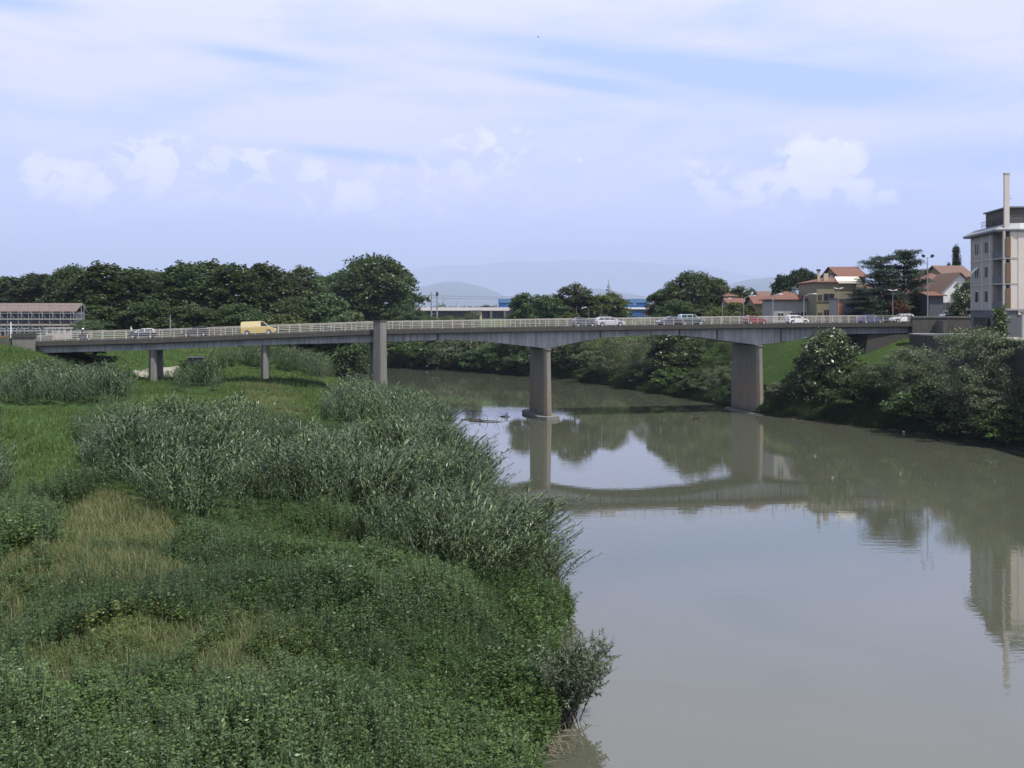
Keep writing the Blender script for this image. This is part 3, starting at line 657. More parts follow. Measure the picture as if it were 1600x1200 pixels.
lamp_post("utility_post", 17, 140, 503, 12.0, 'plain', "short white post behind the parapet wall at the left edge", r=.10, mat='white', group="posts")['category'] = "post"
# railway poles and wires far behind
def rail_pole(px, d, ytop, label, twin=False):
    zb = 12.0; h = zat(ytop, d) - zb
    root = empty("railway_pole", (at(px, d), d, zb), 0, label, "pole", "railway poles in the distance")
    for q in ((-.95, .95) if twin else (0,)):
        MB().tube([(q,0,0),(q,0,h + (q > 0) * .5)], .28 if twin else .17, 6, .2 if twin else .12).build("post", M['steel'], root)
    if twin:
        m = MB()
        for hz in (.3, .5, .7, .88): m.box(-.95, .95, -.06, .06, h*hz, h*hz + .12)
        m.build("cross_bar", M['steel'], root)
        MB().box(.55, 1.35, -.3, .3, h*.9, h*1.0).build("transformer", M['dark'], root)
    return root
rail_pole(678.5, 340, 457, "twin-legged railway pole standing in front of the low grey shed", True)
rail_pole(692.5, 360, 464, "slim railway pole right of the twin-legged pole")
rail_pole(843.5, 360, 462, "slim railway pole between the dark trees behind the bridge")
rail_pole(713, 380, 472, "short railway pole with a forked top above the shed roof")
m = MB()
for y0, y1 in ((460.5, 462.5), (464.5, 464.8)):
    p0 = (at(640, 362), 362, zat(y0, 362)); p1 = (at(870, 362), 362, zat(y1, 362))
    m.tube([tuple(p0[i] + (p1[i] - p0[i]) * t for i in range(3)) if i is None else (p0[0] + (p1[0]-p0[0])*t, 362, p0[2] + (p1[2]-p0[2])*t - .5*math.sin(math.pi*t)) for i, t in [(0, k/10) for k in range(11)]], .05, 4)
tag(m.build("overhead_wires", M['dark']), "thin overhead railway wires strung across the distance", "wires")
# telecom tower
d = 900; z0 = 12; h = zat(436, d) - z0
t = empty("telecom_tower", (at(951, d), d, z0), 0, "far pale lattice tower with a spike rising above the trees", "tower")
m = MB(); m.tube([(0,0,0),(0,0,h*.7)], 2.2, 8, .9); m.build("shaft", M['steel'], t)
m = MB(); m.cyl((0,0,h*.70), (0,0,1), 2.6, 1.6, 12); m.cyl((0,0,h*.79), (0,0,1), 1.5, 1.6, 12); m.build("platform", M['steel'], t)
m = MB(); m.tube([(0,0,h*.7),(0,0,h)], .55, 6, .2); m.build("spike", M['steel'], t)

# ------------------------------------------------------------------ buildings
def window(parent, x, z, w, h, y, axis='y', sgn=-1, glass='window', frame='white', shut=None, sill=True, split=True):
    """a window standing 4 cm proud of the plane  y=const (axis y) or x=const (axis x)"""
    def bx(a0, a1, b0, b1, p0, p1):
        lo, hi = sorted((y + sgn * p0, y + sgn * p1))
        m = MB(); m.box(a0, a1, lo, hi, b0, b1) if axis == 'y' else m.box(lo, hi, a0, a1, b0, b1); return m
    f = bx(x - w/2 - .06, x + w/2 + .06, z - .06, z + h + .06, 0.0, .05).build("window", M[frame], parent)
    bx(x - w/2, x + w/2, z, z + h, .051, .06).build("pane", M[glass], f)
    if split: bx(x - .03, x + .03, z, z + h, .061, .075).build("sash", M[frame], f)
    if sill: bx(x - w/2 - .12, x + w/2 + .12, z - .14, z - .061, 0, .16).build("sill", M[frame], f)
    if shut:
        for q in (-1, 1): bx(x + q*(w/2 + .07 + w*.24) - w*.24, x + q*(w/2 + .07 + w*.24) + w*.24, z - .03, z + h + .03, .052, .10).build("shutter", M[shut], f)
    return f
# --- apartment block on the right edge
apt = empty("apartment_block", (66.2, 138, 12.6), 0, "four-storey apartment block with shaded loggia side and cream end wall at right edge", "building")
AZ = 27.0; GB = 12.6
def A(x, y): return x - 66.2, y - 138
m = MB(); # main body with the loggia bay left open at the near left corner
m.prism([A(66.55, 141.8), A(68.2, 141.8), A(68.2, 138.0), A(84, 138.0), A(84, 152), A(68.1, 152), ], 3.85, AZ - GB)
m.build("wall", M['render_grey'], apt)
m = MB(); m.box(2.001, 17.8, -.06, -.002, 3.0, AZ - GB); m.build("end_wall", M['render_cream'], apt)
m = MB(); m.prism([A(66.3, 138.05), A(84, 138.05), A(84, 152), A(68.12, 152)], -1.5, 3.6); m.build("plinth", M['render_blue'], apt)
m = MB(); m.prism([A(66.12, 137.85), A(84, 137.85), A(84, 152.1), A(67.9, 152.1)], 3.602, 3.848); m.build("string_course", M['render_grey'], apt)
for k in range(3):
    z = 3.85 + k * 3.45
    if k: m = MB(); m.prism([A(66.14, 137.95), A(68.19, 137.95), A(68.19, 141.79), A(66.5, 141.79)], z - .2, z); m.build("balcony_slab", M['render_grey'], apt)
    m = MB(); m.prism([A(66.2, 138.45), A(66.32, 138.45), A(66.62, 141.78), A(66.5, 141.78)], z, z + .95); m.build("balcony_front", M['render_blue'], apt)
    m = MB(); m.box(.34, .97, -.12, -.04, z + .08, z + 2.75); m.build("blind", M['brownblind'], apt)
    m = MB(); m.box(2.0 - .04, 1.995, 1.0, 2.3, z, z + 2.3); m.build("balcony_door", M['window'], apt)
for x0, x1 in ((0.0, .32), (.99, 2.0)):
    m = MB(); m.box(x0, x1, 0.0, .38, 3.85, AZ - GB); m.build("pillar", M['render_cream'] if x1 > 1.7 else M['render_grey'], apt)
# windows of the shaded side: the face runs from (66.55,141.8) to (67.7,152)
fd = Vector((68.1 - 66.55, 152 - 141.8, 0)); FL = fd.length; fd.normalize(); fn = Vector((-fd.y, fd.x, 0))
def side(parent, nm, mat, u0, u1, z0, z1, p0, p1):
    b0 = Vector((66.55 - 66.2, 3.8, 0)); pts = []
    for z in (z0, z1):
        for u, p in ((u0, p0), (u1, p0), (u1, p1), (u0, p1)):
            q = b0 + fd * u + fn * p; pts.append((q.x, q.y, z))
    m = MB(); m.add(pts, [(0,1,2,3),(4,5,6,7),(0,1,5,4),(1,2,6,5),(2,3,7,6),(3,0,4,7)]); return m.build(nm, mat, parent)
for k in range(3):
    z = 3.85 + k * 3.45
    for u, w in ((2.7, 1.3), (7.2, 1.5)):
        f = side(apt, "window", M['render_cream'], u - w/2 - .1, u + w/2 + .1, z + .1, z + 2.55, -.01, .03)
        side(f, "pane", M['window'], u - w/2, u + w/2, z + .95, z + 2.45, .031, .04)
        side(f, "panel", M['render_grey'], u - w/2, u + w/2, z + .15, z + .93, .031, .045)
        side(f, "shutter", M['shutter'], u + w/2 - .45, u + w/2 - .02, z + .95, z + 2.45, .041, .08)
        side(f, "shutter", M['shutter'], u - w/2 + .02, u - w/2 + .45, z + .95, z + 2.45, .041, .08)
    for u in (0.9, 4.6, 9.9): side(apt, "pilaster", M['render_cream'], u - .16, u + .16, z, z + 3.4, -.02, .10)
    if k: side(apt, "string_course", M['render_cream'], 0, FL, z - .13, z - .005, -.02, .13)
m = MB(); b0 = Vector((.35, 3.8, 0)); 
q = [b0 + fd*6.4 + fn*.09, b0 + fd*8.0 + fn*.09, b0 + fd*8.0 + fn*.95, b0 + fd*6.4 + fn*.95]
m.add([(q[0].x,q[0].y,9.75),(q[1].x,q[1].y,9.75),(q[2].x,q[2].y,8.9),(q[3].x,q[3].y,8.9),(q[0].x,q[0].y,9.71),(q[1].x,q[1].y,9.71),(q[2].x,q[2].y,8.86),(q[3].x,q[3].y,8.86)],
      [(0,1,2,3),(4,5,6,7),(0,1,5,4),(1,2,6,5),(2,3,7,6),(3,0,4,7)]); m.build("window_awning", M['awning'], apt)
side(apt, "shop_front", M['window'], 1.2, 7.8, .2, 2.6, .12, .32)
m = MB(); m.box(-.02, .06, .6, 3.6, 0.0, 2.7); m.build("garage_door", M['render_blue'], apt)
zr = AZ - GB
m = MB(); m.loft([[A(65.15, 138.2) + (zr,), A(68.3, 137.6) + (zr,), A(84, 137.6) + (zr,), A(84, 153) + (zr,), A(67.35, 153.0) + (zr,)],
                  [A(65.15, 138.2) + (zr + .18,), A(68.3, 137.6) + (zr + .18,), A(84, 137.6) + (zr + .18,), A(84, 153) + (zr + .18,), A(67.35, 153.0) + (zr + .18,)],
                  [A(67.3, 138.6) + (zr + 1.0,), A(68.6, 138.3) + (zr + 1.0,), A(83, 138.3) + (zr + 1.0,), A(83, 152) + (zr + 1.0,), A(68.6, 152) + (zr + 1.0,)]])
rf = m.build("roof", M['zinc'], apt)
m = MB(); m.loft([[A(65.2, 138.25) + (zr - .14,), A(68.3, 137.65) + (zr - .14,), A(84, 137.65) + (zr - .14,), A(84, 152.9) + (zr - .14,), A(67.4, 152.9) + (zr - .14,)],
                  [A(65.2, 138.25) + (zr - .003,), A(68.3, 137.65) + (zr - .003,), A(84, 137.65) + (zr - .003,), A(84, 152.9) + (zr - .003,), A(67.4, 152.9) + (zr - .003,)]]); m.build("eave", M['eave'], rf)
m = MB()
for a0, a1 in (((67.5, 139.2), (69.2, 151)), ((67.5, 139.2), (69.3, 139.0))):
    p0, p1 = A(*a0), A(*a1)
    for hz in (1.6, 2.1): m.tube([p0 + (zr + hz,), p1 + (zr + hz,)], .035, 5)
    nn = 14 if a1[1] > 145 else 3
    for k in range(nn + 1):
        t_ = k / nn; m.tube([(p0[0] + (p1[0]-p0[0])*t_, p0[1] + (p1[1]-p0[1])*t_, zr + .9), (p0[0] + (p1[0]-p0[0])*t_, p0[1] + (p1[1]-p0[1])*t_, zr + 2.1)], .025, 5)
m.build("roof_railing", M['dark'], rf)
m = MB(); m.prism([A(68.4, 141), A(84, 141), A(84, 150), A(69.4, 150)], zr + .7, zr + 3.3); m.build("penthouse", M['wallstone'], apt)
m = MB(); m.prism([A(68.0, 140.6), A(84, 140.6), A(84, 150.4), A(69.2, 150.4)], zr + 3.302, zr + 3.5); m.build("penthouse_roof", M['eave'], apt)
m = MB(); m.box(.2, .88, .06, .36, zr - .1, zat(273, 138.5) - GB); ch = m.build("chimney", M['render_cream'], apt)
m = MB(); m.box(.16, .92, .02, .40, zat(273, 138.5) - GB + .002, zat(273, 138.5) - GB + .18); m.build("chimney_cap", M['render_grey'], ch)
m = MB(); m.tube([(2.7, 4, zr + 3.4), (2.7, 4, zr + 5.2)], .04, 5); m.tube([(2.3, 4, zr + 4.7), (3.1, 4, zr + 4.7)], .03, 5); m.tube([(2.5, 4, zr + 5.0), (2.9, 4, zr + 5.0)], .03, 5); m.build("aerial", M['dark'], apt)
# --- terrace and quay walls
m = MB(); m.prism([(62.4, 160.8), (62.2, 140), (61.9, 118), (61.5, 95), (130, 95), (130, 160.8)], 3, 12.42)
tag(m.build("retaining_wall", M['darkwall']), "long dark retaining wall below the apartment block", "wall")
m = MB(); m.prism([(62.3, 160.9), (62.1, 140), (61.8, 118), (61.4, 95), (130.1, 95), (130.1, 160.9)], 12.424, 12.6)
tag(m.build("terrace", M['walk']), "pale paved terrace on top of the retaining wall", "pavement", kind="structure")
qw = empty("quay_parapet", (0, 0, 0), 0, "grey stone parapet wall between the bridge's right end and the apartment block", "wall")
m = MB(); m.prism([(63.6, 162.6), (73.8, 160.95), (73.8, 161.4), (63.7, 163.05)], 10, 15.05); m.build("wall", M['wallstone'], qw)
m = MB(); m.prism([(63.6, 162.5), (73.8, 160.85), (73.8, 161.5), (63.7, 163.15)], 15.052, 15.3); m.build("coping", M['concrete'], qw)
m = MB(); m.box(67.0, 67.5, 159.0, 161.9, 12.6, 14.6); m.build("buttress", M['wallstone'], qw)
rw = empty("garden_wall", (0, 0, 0), 0, "low sunlit grey wall with sloping top right of the apartment block's foot", "wall")
m = MB(); m.add([(66.9,134.2,12.6),(75,134.2,12.6),(75,134.6,12.6),(66.9,134.6,12.6),(66.9,134.2,15.9),(75,134.2,15.2),(75,134.6,15.2),(66.9,134.6,15.9)], [(0,3,2,1),(4,5,6,7),(0,1,5,4),(1,2,6,5),(2,3,7,6),(3,0,4,7)]); m.build("wall", M['render_grey'], rw)
m = MB(); m.add([(66.8,134.1,15.902),(75,134.1,15.202),(75,134.7,15.202),(66.8,134.7,15.902),(66.8,134.1,16.0),(75,134.1,15.3),(75,134.7,15.3),(66.8,134.7,16.0)], [(0,3,2,1),(4,5,6,7),(0,1,5,4),(1,2,6,5),(2,3,7,6),(3,0,4,7)]); m.build("coping", M['eave'], rw)

# --- houses
def house(name, px0, px1, d, yeave, yridge, zb, depth, label, wall='render_grey', roof='tile', kind='hip', rot=0, wins=(), over=.5, cat="house", chims=(), group="houses on the right bank"):
    x0, x1 = at(px0, d), at(px1, d); w = x1 - x0; ze = zat(yeave, d) - zb; zr_ = zat(yridge, d + depth / 2) - zb
    root = empty(name, ((x0 + x1) / 2, d + depth / 2, zb), rot, label, cat, group); h = w / 2; q = depth / 2
    m = MB(); m.box(-h, h, -q, q, -2, ze)
    if kind == 'gable_y': m.add([(-h,-q,ze),(h,-q,ze),(0,-q,zr_-.12),(-h,q,ze),(h,q,ze),(0,q,zr_-.12)], [(0,1,2),(5,4,3)])
    if kind == 'gable_x': m.add([(-h,-q,ze),(-h,q,ze),(-h,0,zr_-.12),(h,-q,ze),(h,q,ze),(h,0,zr_-.12)], [(2,1,0),(3,4,5)])
    if kind == 'shed': m.add([(-h,-q,ze),(h,-q,ze),(h,q,zr_),(-h,q,zr_),(-h,q,ze),(h,q,ze)], [(1,5,2),(0,3,4),(2,5,4,3)])
    m.build("wall", M[wall], root)
    H, Q, o = h + over, q + over, .16; m = MB()
    def lay(pts, faces):    # a roof sheet with thickness
        n = len(pts); m.add([(a, b, c + .002) for a, b, c in pts] + [(a, b, c + o) for a, b, c in pts], [tuple(reversed(f)) for f in faces] + [tuple(i + n for i in f) for f in faces])
        cnt = {}
        for f in faces:
            for i in range(len(f)):
                e = (f[i], f[(i+1) % len(f)]); cnt[frozenset(e)] = cnt.get(frozenset(e), []) + [e]
        k = len(m.v) - 2 * n
        for es in cnt.values():
            if len(es) == 1: a, b = es[0]; m.f.append((k + a, k + b, k + b + n, k + a + n))
    dz = (zr_ - ze) * over / max(q, .1) if kind in ('hip', 'gable_x') else (zr_ - ze) * over / h
    if kind == 'hip':
        r = max(0.0, h - q) if w > depth else 0
        lay([(-H,-Q,ze-dz),(H,-Q,ze-dz),(H,Q,ze-dz),(-H,Q,ze-dz),(-r,0,zr_),(r+.01,0,zr_)], [(0,1,5,4),(1,2,5),(2,3,4,5),(3,0,4)])
    elif kind == 'gable_x': lay([(-H,-Q,ze-dz),(H,-Q,ze-dz),(H,0,zr_),(-H,0,zr_),(H,Q,ze-dz),(-H,Q,ze-dz)], [(0,1,2,3),(3,2,4,5)])
    elif kind == 'gable_y': lay([(-H,-Q,ze-dz),(0,-Q,zr_),(0,Q,zr_),(-H,Q,ze-dz),(H,-Q,ze-dz),(H,Q,ze-dz)], [(0,1,2,3),(1,4,5,2)])
    elif kind == 'shed': 
        dz = (zr_ - ze) * over / depth; lay([(-H,-Q,ze-dz),(H,-Q,ze-dz),(H,Q,zr_+dz),(-H,Q,zr_+dz)], [(0,1,2,3)])
    elif kind == 'flat': lay([(-H,-Q,ze),(H,-Q,ze),(H,Q,ze),(-H,Q,ze)], [(0,1,2,3)])
    rf = m.build("roof", M[roof], root)
    for cx, cy, cz, ch_ in chims:
        c = MB().box(cx - .3, cx + .3, cy - .3, cy + .3, cz, cz + ch_).build("chimney", M['render_white'], rf); MB().box(cx - .4, cx + .4, cy - .4, cy + .4, cz + ch_ + .002, cz + ch_ + .25).build("chimney_cap", M['oldtile'], c)
    for wx, wz, ww, wh, sh in wins: window(root, wx * h, wz, ww, wh, -q, shut=sh, frame={'render_white': 'render_grey', 'render_yellow': 'render_yellow'}.get(wall, 'render_white'))
    return root
house("house", 1209, 1266, 196, 467, 456, 13.6, 9, "grey single-storey house with red hipped roof behind the white hatchback", 'render_grey', 'tile', 'hip', wins=((-.62, .6, 1.1, 1.5, None), (.62, .2, 1.0, 2.1, None), (.15, .9, .8, 1.2, 'shutter')), over=.7, chims=((-1, 0, 3.4, .9),))
house("house", 1180, 1211, 212, 474, 463, 13.6, 8, "low beige house with red tiled roof left of the grey house", 'render_yellow', 'tile', 'gable_x', wins=((-.3, 1, .9, 1.2, 'shutter'),))
house("house", 1132, 1152, 250, 463, 459.5, 13.2, 8, "small house with red roof showing between two leafy trees", 'render_grey', 'tile', 'hip', wins=((.2, 3, 1, 1.3, None),))
house("house", 1139, 1166, 236, 474, 467, 13.2, 9, "low house whose red roof peeps over the olive-green bush", 'render_yellow', 'tile', 'gable_x')
house("house", 1188, 1226, 290, 464, 456, 13.4, 9, "distant brown-roofed house behind the low beige house", 'render_grey', 'oldtile', 'gable_x')
yh = house("town_house", 1276, 1338, 190, 441, 434, 13.6, 12, "two-storey ochre house with a cream roof awning and tall chimney pipe", 'render_yellow', 'tile', 'hip', over=.4,
     wins=((-.38, 4.4, 1.9, 1.3, None), (-.83, 4.4, .7, 1.1, None), (-.5, 1.0, .9, 1.7, None), (-.12, 1.0, .7, 1.7, None), (-.83, 1.0, .7, 1.2, None)))
ye = zat(441, 190) - 13.6
MB().box(-3.3, -2.85, -5.4, -4.95, ye, zat(423, 190) - 13.6).build("chimney", M['sand'], yh); MB().box(-3.4, -2.75, -5.5, -4.85, zat(423, 190) - 13.598, zat(420.5, 190) - 13.6).build("chimney_cap", M['dark'], yh)
MB().box(-2.0, -1.2, -5.0, -4.4, ye, ye + 1.7).build("chimney", M['sand'], yh)
m = MB(); m.add([(.2,-6.5,ye-.1),(4.7,-6.5,ye-.1),(4.7,-4.2,ye+1.1),(.2,-4.2,ye+1.1),(.2,-6.5,ye-.22),(4.7,-6.5,ye-.22),(4.7,-4.2,ye+.98),(.2,-4.2,ye+.98)], [(0,1,2,3),(7,6,5,4),(0,4,5,1),(1,5,6,2),(2,6,7,3),(3,7,4,0)]); m.build("awning", M['awning'], yh)
house("town_house", 1312, 1352, 206, 432, 418, 13.6, 12, "tall red-roofed house rising behind the ochre house's awning", 'render_yellow', 'tile', 'gable_x', chims=((-3, -2.4, 8.9, 1.0), (0, -2.4, 8.9, .9), (2.2, -3, 8.6, 1.0)))
# brick corner shop under the double lamp
bs = empty("shop", (at(1326, 183), 185, 13.6), 0, "small shop with brick and sand-coloured corner pillar and glass front", "building")
MB().box(-1.95, 3.4, -1.9, 3.0, -1, 4.6).build("wall", M['render_grey'], bs)
MB().box(-2.0, -1.0, -2.25, -1.91, 1.4, 4.4).build("pillar", M['brick'], bs); MB().box(-2.02, -.98, -2.27, -1.91, -1, 1.398).build("pillar_base", M['sand'], bs)
MB().box(-.8, 2.6, -2.0, -1.905, .2, 3.6).build("shop_window", M['paleblue'], bs); MB().box(-2.2, 3.6, -2.5, 3.1, 4.602, 4.8).build("roof", M['eave'], bs)
house("house", 1340, 1375, 212, 452, 440, 13.6, 12, "red-roofed house mostly hidden behind the cedar", 'render_yellow', 'tile', 'hip')
house("house", 1400, 1440, 206, 462, 445, 13.6, 10, "ochre house with red roof showing through the cedar's branches", 'render_yellow', 'tile', 'hip')
house("house", 1452, 1494, 205, 440, 428, 13.6, 12, "house with bright red hipped roof right of the floodlight mast", 'render_yellow', 'tile', 'hip')
house("house", 1478, 1520, 214, 432, 416, 13.6, 12, "house with weathered brown roof below the cypress", 'render_yellow', 'oldtile', 'gable_x', chims=((2, -3, 9.6, .8),))
house("house", 1445, 1490, 262, 423, 420, 13.6, 12, "farthest brown-roofed house left of the cypress", 'render_yellow', 'oldtile', 'hip')
house("house", 1469, 1530, 184, 457, 428, 13.6, 9, "white-gabled house with sloping brown roof beside the apartment block", 'render_white', 'oldtile', 'gable_y', wins=((-.75, 2.6, 1.0, 1.4, 'shutter'), (-.3, 2.8, .8, 1.3, None), (-.6, .2, 1.2, 2.1, None)))
house("porch", 1452, 1474, 182, 462, 457, 13.6, 4, "open timber porch with flat red roof beside the white-gabled house", 'shed', 'tile', 'shed', cat="porch", group=None)
# --- far sheds and blue works building
sh = house("long_shed", 650, 792, 345, 485.5, 481, 11.5, 22, "low grey railway shed with pale flat roof seen beyond the bridge", 'shed', 'shedroof', 'gable_x', cat="shed", over=.8, group="sheds in the distance")
for px in (767.5, 789): x = at(px, 345) - sh.location.x; MB().box(x - .35, x + .35, -12.6, -11.9, -1, 4.4).build("pillar", M['concrete'], sh)
hb = house("hut", 735, 752, 318, 485.5, 484, 11.5, 6, "small pale hut with a dark opening in front of the railway shed", 'sand', 'shedroof', 'flat', cat="hut", group="sheds in the distance")
MB().box(-.2, 1.2, -3.06, -3.0, .4, 3.2).build("door", M['dark'], hb)
bw = empty("industrial_building", (at(890, 420), 440, 11.5), 0, "long blue-clad industrial building behind the trees with white roof band", "building")
x0, x1 = at(779, 420) - at(890, 420), at(1012, 420) - at(890, 420); zt = zat(467, 420) - 11.5
MB().box(x0, x1, -20, 20, -1, 5.2).build("lower_wall", M['shed'], bw); MB().box(x0 - .3, x1 + .3, -20.6, 20.5, 5.202, 5.9).build("white_band", M['white'], bw)
MB().box(x0, x1, -20, 20, 5.902, zt - 1.6).build("upper_wall", M['blueclad'], bw); MB().box(x0 - .2, x1 + .2, -20.2, 20.2, zt - 1.598, zt).build("roof_band", M['paleblue'], bw)
for px in (935, 978, 995): MB().box(at(px, 420) - at(890, 420) - 2.5, at(px, 420) - at(890, 420) + 2.5, -20.08, -20.01, .4, 4.4).build("loading_door", M['blueclad'], bw)
# --- scaffolded building at the left edge
sb = empty("restored_building", (at(52, 172), 176, 10.5), 0, "long low building with pale tiled roof under repair at the left edge", "building")
x0, x1 = at(-45, 172) - sb.location.x, at(113, 172) - sb.location.x
zr_ = zat(478, 172) - 10.5; ze = zat(487, 172) - 10.5
MB().box(x0, x1, -2.6, .9, -1, ze).build("wall", M['shed'], sb)
m = MB(); m.add([(x0-.3,-3.3,ze-.1),(x1+.3,-3.3,ze-.1),(x1+.3,-.6,zr_+.3),(x0-.3,-.6,zr_+.3),(x1+.3,1.4,ze-.1),(x0-.3,1.4,ze-.1),
    (x0-.3,-3.3,ze+.1),(x1+.3,-3.3,ze+.1),(x1+.3,-.6,zr_+.5),(x0-.3,-.6,zr_+.5),(x1+.3,1.4,ze+.1),(x0-.3,1.4,ze+.1)], [(3,2,1,0),(5,4,2,3),(6,7,8,9),(9,8,10,11),(0,1,7,6),(4,5,11,10),(1,2,8,7),(2,4,10,8),(0,6,9,3),(3,9,11,5)])
m.build("roof", M['pinktile'], sb)
for k in range(7):
    window(sb, x0 + 2.3 + k * (x1 - x0 - 3) / 7, .9, 1.3, 1.7, -2.6, frame='render_white'); 
MB().box(x0, x1, -2.68, -2.605, 3.15, 3.4).build("string_course", M['sand'], sb)
sf = empty("scaffold", (at(52, 168), 169.5, 10.8), 0, "tubular steel scaffold in front of the long low building at left edge", "scaffold")
x0, x1 = at(-45, 168) - sf.location.x, at(121, 168) - sf.location.x; zt = zat(475, 168) - 10.8
m = MB()
for k in range(11):
    x = x0 + (x1 - x0) * k / 10
    for y in (0, 1.1): m.tube([(x, y, -1), (x, y, zt)], .05, 5)
m.build("upright", M['steel'], sf)
m = MB()
for hz in (.5, 1.9, 2.9, 3.9, 4.9, zt - .15):
    for y in (-.06, 1.16): m.tube([(x0, y, hz), (x1, y, hz)], .04, 5)
for k in range(10):
    for lv in (.5, 1.9, 3.9):
        a = x0 + (x1 - x0) * k / 10; m.tube([(a, -.1, lv + 1.6), (a + 1.3, -.1, lv)], .03, 4)
m.build("ledger", M['steel'], sf)
for hz, mt in ((1.95, 'steel'), (3.95, 'sand')): MB().box(x0, x1, .02, 1.06, hz, hz + .07).build("walkway", M[mt], sf)
MB().box(x0, x1, -.12, -.08, 1.9, 2.15).build("toe_board", M['steel'], sf)
# pale pierced balustrade
bl = empty("balustrade", bp(s_at(92, 11.4), 11.4, 12.0), HEAD, "short cream concrete balustrade with arched openings by the bridge's left end", "balustrade")
MB().box(-1.8, 1.8, -.12, .12, 0, .85).build("base", M['walk'], bl); MB().box(-1.9, 1.9, -.16, .16, 1.55, 1.75).build("coping", M['walk'], bl)
m = MB()
for k in range(5): m.box(-1.75 + k * .82, -1.53 + k * .82, -.1, .1, .852, 1.548)
m.build("baluster", M['walk'], bl)
# dark skip under the bridge
sx_, sy_ = unproj(297, 583); sk = empty("metal_skip", (float(sx_[0]), float(sy_[0]) + 3, float(height(sx_[0], sy_[0] + 3))), .2, "dark box-shaped metal skip half hidden behind the small cane clump", "skip")
m = MB(); m.loft([[(-.9,-.7,.25),(.9,-.7,.25),(.9,.7,.25),(-.9,.7,.25)],[(-1.3,-.8,1.7),(1.3,-.8,1.7),(1.3,.8,1.7),(-1.3,.8,1.7)]]); m.build("body", M['dark'], sk)
m = MB()
for x in (-.9, -.3, .3, .9): m.loft([[(x-.05,-.78,.3),(x+.05,-.78,.3),(x+.05,-.70,.3),(x-.05,-.70,.3)],[(x*1.3-.05,-.9,1.68),(x*1.3+.05,-.9,1.68),(x*1.3+.05,-.8,1.68),(x*1.3-.05,-.8,1.68)]])
m.build("rib", M['shed'], sk); MB().box(-1.4, 1.4, -.9, .9, 1.702, 1.8).build("rim", M['shed'], sk)
for x in (-.6, .6): MB().cyl((x, -.55, .13), (0, 1, 0), .13, .1, 10).build("wheel", M['tyre'], sk)

# ------------------------------------------------------------------ foliage builders (numpy)
def norm(a): return a / np.maximum(np.linalg.norm(a, axis=-1, keepdims=True), 1e-9)
def leaf_quads(P, D, Nn, Ln, W):
    S = norm(np.cross(D, Nn)) * (W / 2)[:, None]; U = norm(np.cross(S, D)) 
    mid = P + D * (Ln * .45)[:, None]; tip = P + D * Ln[:, None] - U * (Ln * .12)[:, None]
    V = np.stack([P, mid + S, tip, mid - S], 1).reshape(-1, 3); n = len(P)
    return V, np.arange(4 * n).reshape(n, 4)
def clump_leaves(C, Rr, n_per, leaf, aspect, droop=.2, up=.5, squash=1.0, flat=0.0):
    """leaf-sized faces spread through clumps: centres C (k,3), radii Rr (k)"""
    k = len(C); n = k * n_per; ci = np.repeat(np.arange(k), n_per)
    d = norm(rng.normal(size=(n, 3))); d[:, 2] = np.where(d[:, 2] < -.3, -d[:, 2] * .6, d[:, 2])
    r = rng.random(n) ** .45
    off = d * (r * Rr[ci])[:, None]; off[:, 2] *= squash
    P = C[ci] + off
    D = norm(d * .7 + rng.normal(size=(n, 3)) * .7 - np.array([0, 0, droop]))
    Nn = norm(d * .5 + np.array([0, 0, up]) + rng.normal(size=(n, 3)) * .55)
    if flat: D[:, 2] *= (1 - flat); D = norm(D)
    Ln = leaf * rng.uniform(.6, 1.3, n); V, Fq = leaf_quads(P, D, Nn, Ln, Ln * aspect)
    ct = rng.uniform(-.22, .22, k)
    tint = np.clip(.5 + ct[ci] + rng.normal(size=n) * .2, 0, 1)
    return V, Fq, tint
def cat(parts):
    Vs, Fs, Ts, o = [], [], [], 0
    for V, Fq, t in parts: Vs.append(V); Fs.append(Fq + o); Ts.append(t); o += len(V)
    return np.concatenate(Vs), np.concatenate(Fs), np.concatenate(Ts)
def crown_points(n, prof, rx, seed, lump=.28, inner=.35):
    """clump centres for a crown whose half-width at relative height t is prof(t)*rx"""
    g = np.random.default_rng(seed); out = []
    ph = g.uniform(0, 6.28, 6)
    while len(out) < n:
        t = g.random(); w = prof(t)
        if g.random() > w + .15: continue
        th = g.uniform(0, 2 * math.pi)
        lm = 1 + lump * (math.sin(3 * th + ph[0] + 5 * t) * .5 + math.sin(5 * th + ph[1] - 7 * t) * .3 + math.sin(2 * th + 9 * t + ph[2]) * .4)
        rr = (inner + (1 - inner) * g.random() ** .5) * w * rx * lm
        out.append((rr * math.cos(th), rr * math.sin(th), t))
    return np.array(out)
def trunk_mesh(name, H, r, clumps, base=-1.0, limbs=9, lean=0.0, seed=1):
    g = random.Random(seed); m = MB(); top = H * .8
    pts = [(lean * t * H * .1 + g.uniform(-.1, .1) * (0 < t), g.uniform(-.1, .1) * (0 < t), base + (top - base) * t) for t in (0, .12, .3, .5, .75, 1)]
    m.tube(pts, r, 9, r * .2)
    for i in range(min(limbs, len(clumps))):
        c = clumps[g.randrange(len(clumps))]; z0 = min(top * .9, max(.15 * H, c[2] * g.uniform(.35, .7)))
        k = (z0 - base) / (top - base); rr = r * (1 - .8 * k) * .55
        mid = (c[0] * .45, c[1] * .45, z0 + (c[2] - z0) * .35)
        m.tube([(0, 0, z0), mid, tuple(c)], rr, 6, rr * .25)
    return m.mesh(name, True)
